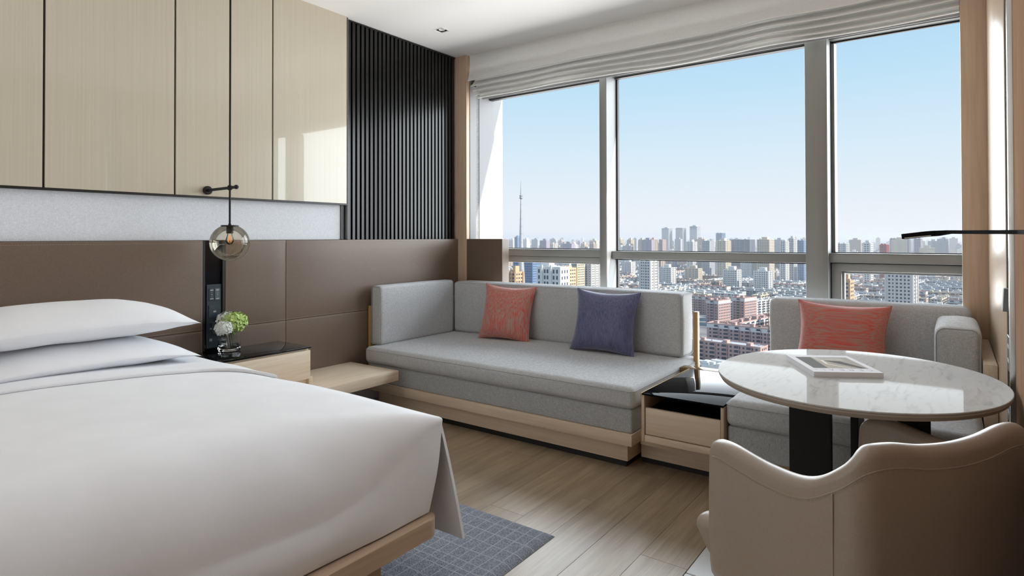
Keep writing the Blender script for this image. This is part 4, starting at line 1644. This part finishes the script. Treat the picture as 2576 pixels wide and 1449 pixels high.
#CITY#
# ------------------------------------------------------------------ the city below the window
GZ0 = -94.0                                                           # street level, about thirty floors down
CITY_ROT = radians(-8)
rc = random.Random(11)


def city_mat(name, col, rough=0.8, vary=0.12, spec=0.2):
    m, n, l, b = new_mat(name)
    oi = n.new('ShaderNodeObjectInfo')
    mr = n.new('ShaderNodeMapRange')
    mr.inputs['To Min'].default_value = 1 - vary
    mr.inputs['To Max'].default_value = 1 + vary
    hs = n.new('ShaderNodeHueSaturation')
    hs.inputs['Color'].default_value = (*col, 1)
    l.new(oi.outputs['Random'], mr.inputs[0])
    l.new(mr.outputs[0], hs.inputs['Value'])
    l.new(hs.outputs[0], b.inputs['Base Color'])
    b.inputs['Roughness'].default_value = rough
    b.inputs['Specular IOR Level'].default_value = spec
    return m


CM = {'brick': city_mat('brick_wall', (0.54, 0.37, 0.335)), 'white': city_mat('white_wall', (0.74, 0.72, 0.68)),
      'cream': city_mat('cream_wall', (0.70, 0.60, 0.46)), 'grey': city_mat('grey_wall', (0.46, 0.46, 0.47)),
      'tan': city_mat('tan_wall', (0.56, 0.44, 0.35)), 'peach': city_mat('peach_wall', (0.72, 0.47, 0.30)),
      'blue': city_mat('blue_wall', (0.20, 0.30, 0.46), 0.3), 'dark': city_mat('dark_wall', (0.24, 0.25, 0.29)),
      'mauve': city_mat('mauve_wall', (0.36, 0.32, 0.40)), 'red': city_mat('red_wall', (0.48, 0.12, 0.12)),
      'roof': city_mat('roof_felt', (0.58, 0.58, 0.58), 0.9, 0.2), 'rust': city_mat('rust_roof', (0.34, 0.24, 0.20), 0.9, 0.15),
      'glass': mat('city_window', (0.055, 0.07, 0.10), 0.25, spec=0.5), 'steel': mat('mast_steel', (0.50, 0.51, 0.53), 0.4, 0.5)}


class PM:
    """plain lists of vertices and faces, for many small boxes"""
    def __init__(s):
        s.v, s.f, s.m = [], [], []

    def box(s, x0, x1, y0, y1, z0, z1, mi=0, bottom=False):
        i = len(s.v)
        s.v += [(x0, y0, z0), (x1, y0, z0), (x1, y1, z0), (x0, y1, z0), (x0, y0, z1), (x1, y0, z1), (x1, y1, z1), (x0, y1, z1)]
        q = [(4, 5, 6, 7), (0, 1, 5, 4), (1, 2, 6, 5), (2, 3, 7, 6), (3, 0, 4, 7)]
        if bottom:
            q.append((3, 2, 1, 0))
        s.f += [tuple(i + k for k in a) for a in q]
        s.m += [mi] * len(q)

    def quad(s, a, b, c, d, mi=0):
        i = len(s.v)
        s.v += [a, b, c, d]
        s.f.append((i, i + 1, i + 2, i + 3))
        s.m.append(mi)

    def mesh(s, name, mats):
        me = bpy.data.meshes.new(name)
        me.from_pydata(s.v, [], s.f)
        for m in mats:
            me.materials.append(m)
        me.polygons.foreach_set('material_index', s.m)
        return me


def face_windows(p, L, D, H, fl, pitch, ww, wh, x_faces=True, off=0.06, sill=1.0, z_base=0.0):
    """window boxes standing just proud of the four walls"""
    fh = (H - z_base) / fl
    for ax, span, dep in ((0, L, D), (1, D, L)):
        n = max(1, int((span - 1.0) / pitch))
        for i in range(n):
            c = (i - (n - 1) / 2) * pitch
            for k in range(fl):
                z0 = z_base + k * fh + sill
                for sg in (-1, 1):
                    o = sg * (dep / 2 + off)
                    a, b = c - ww / 2, c + ww / 2
                    if ax == 0:
                        q = [(a, o, z0), (b, o, z0), (b, o, z0 + wh), (a, o, z0 + wh)]
                    else:
                        q = [(o, a, z0), (o, b, z0), (o, b, z0 + wh), (o, a, z0 + wh)]
                    p.quad(*q)


def roof_boxes(p, L, D, H, n, rg, mi=1):
    p.box(-L / 2 + 0.4, L / 2 - 0.4, -D / 2 + 0.4, D / 2 - 0.4, H - 0.1, H + 0.12, mi)
    for sg in (-1, 1):                                                # parapet
        p.box(-L / 2, L / 2, sg * D / 2 - 0.2, sg * D / 2 + 0.2, H, H + 0.9)
        p.box(sg * L / 2 - 0.2, sg * L / 2 + 0.2, -D / 2, D / 2, H, H + 0.9)
    for i in range(n):
        c = (i - (n - 1) / 2) * L / max(1, n)
        p.box(c - 1.6, c + 1.6, -D / 2 + 0.6, -D / 2 + 0.6 + rg.uniform(2.5, 5), H, H + rg.uniform(2.2, 3.2))
        for q in range(3):
            x, y = c + rg.uniform(-L / n * 0.4, L / n * 0.4), rg.uniform(-D / 2 + 1, D / 2 - 1)
            s = rg.uniform(0.4, 1.3)
            p.box(x - s, x + s, y - s * 0.5, y + s * 0.5, H, H + rg.uniform(0.5, 1.6), rg.choice((0, 1)))


def apartment(L, D, floors, wall, seed, top=None, bays=9.0, pitch=3.1):
    """six-storey block: stair bays, parapet, roof huts; returns (body, windows) meshes"""
    rg = random.Random(seed)
    H = floors * 3.0
    p = PM()
    zt = H - 3.2 if top else H
    p.box(-L / 2, L / 2, -D / 2, D / 2, 0, zt, 0)
    if top:
        p.box(-L / 2 - 0.1, L / 2 + 0.1, -D / 2 - 0.1, D / 2 + 0.1, zt, H, 2)
    roof_boxes(p, L, D, H, max(2, int(L / 14)), rg)
    w = PM()
    face_windows(w, L, D, H, floors, pitch, 1.5, 1.5)
    if bays:
        n = int(L / bays)
        for i in range(n):
            c = (i - (n - 1) / 2) * bays
            for sg in (-1, 1):
                y0, y1 = sorted((sg * D / 2, sg * (D / 2 + 1.1)))
                for k in range(floors):
                    p.box(c - 1.7, c + 1.7, y0, y1, k * 3.0 + 0.1, k * 3.0 + 1.1, 2 if top and k == floors - 1 else 0)
                p.box(c + 1.7, c + 2.0, y0, y1, 0, H - 0.5, 0)
                o = sg * (D / 2 + 0.9)
                for k in range(floors):
                    w.quad((c - 1.6, o, k * 3 + 1.1), (c + 1.6, o, k * 3 + 1.1), (c + 1.6, o, k * 3 + 2.7), (c - 1.6, o, k * 3 + 2.7))
    mats = [CM[wall], CM['rust' if wall == 'brick' and seed % 2 else 'roof'], CM[top or wall]]
    return p.mesh('apartment_block', mats), w.mesh('windows', [CM['glass']])


def tower(L, D, H, wall, seed, pitch=3.4, ww=1.7, wh=1.5, fins=True, cap=True, fh=3.2):
    rg = random.Random(seed)
    p, w = PM(), PM()
    p.box(-L / 2, L / 2, -D / 2, D / 2, 0, H)
    roof_boxes(p, L, D, H, 2, rg)
    if cap:
        p.box(-L * 0.22, L * 0.22, -D * 0.25, D * 0.25, H, H + 6)
    if fins:
        n = max(2, int(L / 6))
        for i in range(n + 1):
            x = -L / 2 + L * i / n
            for sg in (-1, 1):
                y0, y1 = sorted((sg * D / 2, sg * (D / 2 + 1.0)))
                p.box(x - 0.5, x + 0.5, y0, y1, 0, H + 1)
        n = max(1, int(D / 7))
        for i in range(n + 1):
            y = -D / 2 + D * i / n
            for sg in (-1, 1):
                x0, x1 = sorted((sg * L / 2, sg * (L / 2 + 1.0)))
                p.box(x0, x1, y - 0.5, y + 0.5, 0, H + 1)
    face_windows(w, L, D, H, max(2, int(H / fh)), pitch, ww, wh)
    return p.mesh('tower', [CM[wall], CM['roof'], CM[wall]]), w.mesh('windows', [CM['glass']])


def place_city(name, meshes, x, y, rot, label, cat, group=None):
    body = bpy.data.objects.new(name, meshes[0])
    COL.objects.link(body)
    body.location = (x, y, GZ0)
    body.rotation_euler = (0, 0, rot)
    tag(body, label, cat, group)
    win = bpy.data.objects.new('windows', meshes[1])
    COL.objects.link(win)
    win.parent = body
    win['kind'] = 'stuff'
    return body


# ground
gm = noise_mat('city_ground', (0.17, 0.16, 0.165), (0.36, 0.34, 0.33), (0.03, 0.03, 0.03), 0.95, detail=8, rnd=False)
bm = bmesh.new()
add_grid(bm, 30, 30, lambda u, v: Vector((-16000 + 22000 * u, 60 + 20000 * v, GZ0)))
tag(finish(bm, 'city_ground', gm, None, 0), 'street level ground spreading under the whole city', 'ground', kind='structure')

taken = []


def reserve(x, y, r):
    taken.append((x, y, r))


# one-off towers: (name, label, wall, X0, X1, Y, top, depth, category)
ONE = [
    ('office_tower', 'slim blue grey high-rise left of the steel mast on the skyline', 'blue', -1125, -1110, 1500, 0, 16),
    ('office_block', 'blue glazed block standing behind the steel mast foot', 'blue', -486, -444, 640, -33, 22),
    ('apartment_tower', 'narrow block with an orange crown left of the mast foot', 'peach', -329, -320, 430, -31, 10),
    ('apartment_tower', 'peach block right of the white tower in the left window', 'peach', -305, -294, 480, -29, 12),
    ('apartment_tower', 'cream tower with dark side, nearer of two in the left window', 'cream', -428, -416, 700, -36, 18),
    ('apartment_tower', 'white tower beside the first mullion with dark flank', 'white', -418, -405, 720, -36, 18),
    ('high_rise', 'dark brown high-rise left of the three equal skyscrapers', 'tan', -667, -653, 1500, -7, 18),
    ('high_rise', 'brick coloured high-rise touching the leftmost skyscraper', 'brick', -659, -645, 1540, -8, 18),
    ('skyscraper', 'leftmost of the three equal grey skyscrapers', 'grey', -1099, -1058, 2600, 39, 30),
    ('skyscraper', 'middle one of the three equal grey skyscrapers', 'grey', -1039, -999, 2620, 40, 30),
    ('skyscraper', 'rightmost and tallest of the three grey skyscrapers', 'grey', -981, -938, 2640, 47, 34),
    ('high_rise', 'stepped blue grey high-rise alone right of the skyscrapers', 'blue', -650, -626, 2000, 12, 24),
    ('office_block', 'white office block between the second and third skyscraper', 'white', -527, -508, 1400, -12, 20),
    ('office_tower', 'grey tower with slanted shade below the stepped high-rise', 'grey', -455, -433, 1300, -9, 24),
    ('office_tower', 'pale ribbed tower below the stepped high-rise on its right', 'cream', -389, -367, 1200, -8, 22),
    ('office_block', 'wide dark office block with a flat overhanging roof', 'dark', -440, -384, 1450, -7, 28),
    ('office_tower', 'broad beige office tower with gridded front near the wide mullion', 'cream', -337, -306, 1300, -6, 26),
    ('apartment_tower', 'lower of two white twin towers left of the wide mullion', 'white', -256, -245, 1150, -8, 16),
    ('apartment_tower', 'taller of two white twin towers left of the wide mullion', 'white', -250, -239, 1190, -4, 16),
    ('office_tower', 'blue tower hard against the wide mullion', 'blue', -248, -232, 1250, -8, 18),
    ('office_block', 'white block with a grid of windows under the middle transom', 'white', -303, -286, 650, -28, 16),
    ('round_tower', 'large white apartment tower seen through the right opening sash', 'white', -49, -25, 620, -33, 20),
    ('apartment_tower', 'peach tower at the left edge of the right opening sash', 'peach', -77, -68, 560, -37, 12),
    ('high_rise', 'mauve tower left of the swing lamp tip on the skyline', 'mauve', -137, -122, 1900, -6, 20),
    ('high_rise', 'mauve tower just under the swing lamp tip', 'mauve', -106, -93, 1920, -8, 20),
    ('high_rise', 'broad mauve tower below the swing lamp head', 'mauve', -82, -63, 1880, -6, 20),
    ('high_rise', 'mauve tower nearest the right wall on the skyline', 'mauve', -25, -7, 1950, -8, 20),
    ('office_block', 'white office block beside the wide mullion in the right window', 'white', -170, -152, 1200, -13, 18),
    ('office_block', 'white office block left of the red one in the right window', 'white', -127, -112, 1180, -12, 18),
    ('office_block', 'red block among white ones in the right window', 'red', -110, -98, 1300, -16, 18)]
for k, (nm, lab, wall, x0, x1, y, zt, dep) in enumerate(ONE):
    L, D, H = (x1 - x0) * 0.86, dep, zt - GZ0
    me = tower(L, D, H, wall, 100 + k, pitch=3.0 if y < 900 else 4.0, ww=1.6 if y < 900 else 2.4, wh=1.5 if y < 900 else 1.7,
               fins=(k % 3 != 1), cap=(k % 2 == 0))
    place_city(nm, me, (x0 + x1) / 2, y + dep / 2, CITY_ROT, lab, 'building')
    reserve((x0 + x1) / 2, y + dep / 2, max(L, D) * 0.75)

# white tower nearest the mast: its windows are large enough to be picked out singly
wt = bpy.data.objects.new('apartment_tower', None)
COL.objects.link(wt)
wt.location = (-280, 428, GZ0)
ORG[wt.name] = Vector(wt.location)
tag(wt, 'broad white tower with dark paired windows right of the steel mast', 'building')
bm = bmesh.new()
add_box(bm, -292, -268, 421, 435, GZ0, -24)
add_box(bm, -287.0, -285.6, 419.6, 421, GZ0, -22.5)
add_box(bm, -277.8, -276.4, 419.6, 421, GZ0, -22.5)
add_box(bm, -290, -281, 424, 432, -24, -21)
finish(bm, 'body', CM['white'], wt, 0)
for ix, x in enumerate((-289.6, -283.6, -280.8, -274.6, -271.2)):
    for k in range(7):
        z = -29.5 - k * 5.2
        box('window', CM['glass'], x - 0.75, x + 0.75, 420.85, 421.0, z, z + 3.2, wt)
for k in range(7):
    for y in (424, 428, 432):
        z = -29.5 - k * 5.2
        box('window', CM['glass'], -268.0, -267.85, y - 0.7, y + 0.7, z, z + 2.6, wt)
reserve(-280, 428, 22)

# steel mast
ms = thing('telecom_mast', 'tall tapering steel telecom mast in the left window', 'mast', (-381, 520, GZ0))
MR = [(GZ0, 5.6), (-49, 4.2), (-17, 2.55), (12, 1.6), (43, 0.62)]
zz = [GZ0, -60, -44, -34, -24, -14, -4, 5, 13, 21, 29, 37, 43]
for a, b in zip(zz, zz[1:]):
    r = lambda z: next(r0 + (r1 - r0) * (z - a0) / (a1 - a0) for (a0, r0), (a1, r1) in zip(MR, MR[1:]) if a0 <= z <= a1)
    lathe('shaft_section', CM['steel'], [(r(a), a), (r(b), b - 0.3), (r(b) + 0.3, b - 0.3), (r(b) + 0.3, b)], (-381, 520, 0), ms, 20)
lathe('platform', CM['steel'], [(0.6, 42), (2.0, 43.2), (2.0, 44), (1.3, 44.4), (1.9, 46), (1.9, 46.4), (0.5, 46.8)], (-381, 520, 0), ms, 16)
tube('antenna', CM['steel'], [(-381, 520, 46), (-381, 520, 53), (-381, 520, 62)], 0.4, ms, 8, radii=[0.75, 0.5, 0.18])
reserve(-381, 520, 12)

# skyline clusters of near-equal towers
ORD0 = 'first second third fourth fifth sixth seventh eighth ninth'.split()
cm_ = [tower(13, 16, 72, 'cream', 200, 4, 2.4, 1.7), tower(12, 16, 70, 'white', 201, 4, 2.4, 1.7), tower(14, 16, 73, 'tan', 202, 4, 2.4, 1.7)]
for i, x in enumerate((-1052, -1032, -1010, -993, -973, -954, -936, -921, -905)):
    place_city('apartment_tower', cm_[i % 3], x + 7, 1600 + (i % 2) * 30, CITY_ROT,
               f'pale high-rise, {ORD0[i]} from the left in the row below the cranes', 'building', 'towers below the cranes')
    reserve(x + 7, 1610, 12)
cm2 = [tower(12, 16, 86, 'cream', 205, 4, 2.4, 1.7), tower(12, 16, 84, 'mauve', 206, 4, 2.4, 1.7)]
for i, x in enumerate((-863, -844, -827, -805, -789)):
    place_city('apartment_tower', cm2[i % 2], x + 7, 1700 + (i % 2) * 30, CITY_ROT,
               f'pale high-rise, {ORD0[i]} from the left in the cluster right of the first mullion', 'building', 'tower cluster right of the first mullion')
    reserve(x + 7, 1710, 12)
for i, (x, z) in enumerate(((-976, -12), (-948, -11), (-930, -12), (-909, -11))):
    p = PM()
    p.box(-0.6, 0.6, -0.6, 0.6, 0, z - GZ0)
    p.box(-10, 16, -0.5, 0.5, z - GZ0 - 3, z - GZ0 - 2, bottom=True)
    p.box(-9.5, -7, -1, 1, z - GZ0 - 5, z - GZ0 - 2.8, bottom=True)
    me = p.mesh('tower_crane', [CM['grey']])
    o = bpy.data.objects.new('tower_crane', me)
    COL.objects.link(o)
    o.location = (x, 1500, GZ0)
    o.rotation_euler = (0, 0, 0.4 * i)
    tag(o, f'thin tower crane, {ORD0[i]} from the left over the pale high-rises', 'crane', 'tower cranes on the left skyline')

# near blocks between the two sofas, each on its own
NEAR = [
    (-140, 505, 62, 13, 7, radians(-7), 'brick', 'white', 'red brick block with white top storey, facing the room between the sofas'),
    (-146, 558, 84, 12, 7, radians(79), 'brick', 'white', 'long red and white block running away behind the nearest brick row'),
    (-133, 436, 52, 13, 6, radians(-8), 'brick', None, 'dark brick row with flat rust roof nearest the window'),
    (-206, 640, 15, 24, 9, radians(-14), 'brick', 'white', 'stubby brick and white block left of its twin'),
    (-190, 682, 15, 26, 9, radians(-14), 'brick', 'white', 'stubby brick and white block right of its twin'),
    (-194, 740, 86, 12, 6, radians(72), 'white', None, 'long pale row running away above the stubby brick blocks'),
    (-226, 560, 24, 14, 7, radians(-10), 'brick', 'white', 'brick and white block against the sofa back left of the stubby pair'),
    (-120, 640, 40, 13, 6, radians(-10), 'brick', 'white', 'brick block partly hidden by the window sofa back'),
    (-12, 486, 46, 13, 5, radians(-6), 'brick', None, 'low red brick row at the bottom of the right opening sash'),
    (-48, 520, 40, 13, 5, radians(-6), 'brick', None, 'second red brick row behind the lowest one in the right sash'),
    (-8, 646, 44, 13, 11, radians(-4), 'white', None, 'pale balcony row beside the white tower in the right sash')]
for i, (x, y, L, D, fl_, rot, wall, top, lab) in enumerate(NEAR):
    place_city('apartment_block', apartment(L, D, fl_, wall, 300 + i * 2 + (i != 2), top), x, y, rot, lab, 'building')
    for q in (-0.33, 0, 0.33):
        reserve(x + cos(rot) * L * q, y + sin(rot) * L * q, max(L * 0.18, D * 0.7))
for i, (x, y, L, D, h) in enumerate(((-150, 402, 26, 18, 8), (-128, 398, 14, 22, 10), (-146, 376, 30, 14, 6))):
    p, w = PM(), PM()
    p.box(-L / 2, L / 2, -D / 2, D / 2, 0, h)
    roof_boxes(p, L, D, h, 3, rc)
    p.box(-L / 2 + 2, L / 2 - 2, -1.5, 1.5, h, h + 2.4)
    face_windows(w, L, D, h, 2, 4, 2, 1.6)
    place_city('low_building', (p.mesh('low_building', [CM['white'], CM['roof'], CM['white']]), w.mesh('windows', [CM['glass']])), x, y, CITY_ROT,
               ('low flat-roofed building below the nearest brick row', 'low pale annex at the foot of the nearest brick row', 'lowest flat roof above the cabinet ledge')[i], 'building')
    reserve(x, y, 18)

# the repeated rows of apartment blocks
VAR = [(apartment(72, 12, 6, 'white', 1), 'white'), (apartment(58, 12, 6, 'cream', 2), 'cream'), (apartment(84, 12, 6, 'grey', 3), 'grey'),
       (apartment(66, 12, 7, 'tan', 4), 'tan'), (apartment(54, 13, 7, 'brick', 5, 'white'), 'brick'), (apartment(90, 12, 6, 'white', 6), 'white')]
HI = [(tower(22, 15, 42, 'white', 20), 'white'), (tower(26, 14, 36, 'cream', 21), 'cream'), (tower(18, 16, 54, 'tan', 22), 'tan'), (tower(20, 15, 48, 'grey', 23), 'grey')]
U, V = Vector((cos(CITY_ROT), sin(CITY_ROT))), Vector((-sin(CITY_ROT), cos(CITY_ROT)))
count = 0
ROWS = {}
ORD = 'first second third fourth fifth sixth seventh eighth ninth tenth eleventh twelfth thirteenth fourteenth fifteenth sixteenth seventeenth eighteenth nineteenth twentieth'.split()
v = 400.0
row = 0
while v < 1420 and count < 298:
    u = -1300.0 + rc.uniform(0, 40)
    while u < 260:
        cross = rc.random() < 0.22
        hi = v > 820 and rc.random() < 0.09
        me, cname = rc.choice(HI[:2] if v < 1000 else HI) if hi else rc.choice((VAR[0], VAR[0], VAR[1], VAR[2], VAR[3], VAR[4], VAR[5], VAR[5]))
        if not hi and v < 700 and rc.random() < 0.35:
            me, cname = VAR[4]
        span = 30 if hi else (20 if cross else me[0].vertices[1].co.x * 2)
        p = U * (u + span / 2) + V * (v + rc.uniform(-3, 3) + (24 if cross else 0))
        u += span + rc.uniform(8, 20)
        k = p.x / p.y
        if not (-0.93 < k < 0.11) or (-0.555 < k < -0.535):
            continue
        if any((p.x - a) ** 2 + (p.y - b) ** 2 < (r + (span * 0.45 if not cross else 34)) ** 2 for a, b, r in taken):
            continue
        if -0.80 < k < -0.2 and v < 560:                               # hidden by the sofa back
            continue
        if -0.33 < k < -0.12 and v < 440:
            continue
        paneName = 'left' if k < -0.54 else ('middle' if k < -0.16 else 'right')
        band = 'near' if v < 700 else ('middle' if v < 1000 else 'far')
        kind = 'slab tower' if hi else ('end-on apartment row' if cross else 'apartment row')
        o = place_city('apartment_block' if not hi else 'apartment_tower', me, p.x, p.y, CITY_ROT + (pi / 2 if cross else 0), '', 'building', f'{cname} {kind}s, {band} rows, {paneName} window')
        ROWS.setdefault((cname, kind, band, paneName), []).append((k, o))
        count += 1
    v += rc.uniform(27, 36) * (1 + max(0, v - 700) / 1500)
    row += 1

for (cname, kind, band, paneName), lst in ROWS.items():
    lst.sort(key=lambda q: q[0])
    for i, (k, o) in enumerate(lst):
        if len(lst) == 1:
            o['label'] = f'only {cname} {kind} in the {band} rows of the city, {paneName} window'
        else:
            o['label'] = f'{cname} {kind}, {ORD[i]} from the left, {band} rows of the city, {paneName} window'

# the rest, too far off to tell apart
p = PM()
for i in range(7500):
    y = 1380 * (6.0 ** rc.random())
    k = rc.uniform(-0.95, 0.14)
    x = k * y
    if any((x - a) ** 2 + (y - b) ** 2 < (r + 8) ** 2 for a, b, r in taken):
        continue
    t = rc.random()
    h = rc.uniform(15, 21) if t < 0.84 else (rc.uniform(26, 48) if t < 0.965 else rc.uniform(52, 88))
    L, D = (rc.uniform(30, 80), 13) if h < 20 else (rc.uniform(16, 30), rc.uniform(14, 20))
    if h < 20 and rc.random() < 0.25:
        L, D = D, L
    mi = rc.randrange(5)
    p.box(x - L / 2, x + L / 2, y - D / 2, y + D / 2, GZ0, GZ0 + h, mi)
    if h < 20:
        for q in range(2):
            xx = x + rc.uniform(-0.4, 0.4) * L
            p.box(xx - 2, xx + 2, y - 2, y + 2, GZ0 + h, GZ0 + h + 3, mi)
    else:
        p.box(x - L / 5, x + L / 5, y - D / 4, y + D / 4, GZ0 + h, GZ0 + h + 5, mi)
        for q in (-0.5, 0.0, 0.5):
            p.box(x + q * L - 1, x + q * L + 1, y - D / 2 - 1.5, y - D / 2, GZ0, GZ0 + h, mi)
me = p.mesh('distant_city', [CM['white'], CM['cream'], CM['grey'], CM['mauve'], CM['tan']])
o = bpy.data.objects.new('distant_city', me)
COL.objects.link(o)
tag(o, 'crowded distant city blocks merging into haze under the skyline', 'city', kind='stuff')

# haze between the near rows and the horizon
hm = bpy.data.materials.new('haze')
hm.use_nodes = True
n, l = hm.node_tree.nodes, hm.node_tree.links
n.remove(n['Principled BSDF'])
vsn = n.new('ShaderNodeVolumeScatter')
vsn.inputs['Color'].default_value = (0.97, 0.985, 1.0, 1)
vsn.inputs['Density'].default_value = 0.00022
vsn.inputs['Anisotropy'].default_value = 0.2
l.new(vsn.outputs[0], n['Material Output'].inputs['Volume'])
bm = bmesh.new()
add_box(bm, -15000, 6000, 345, 18000, GZ0 - 5, 30)
tag(finish(bm, 'haze', hm, None, 0), 'thin bluish haze lying over the city', 'haze', kind='stuff')
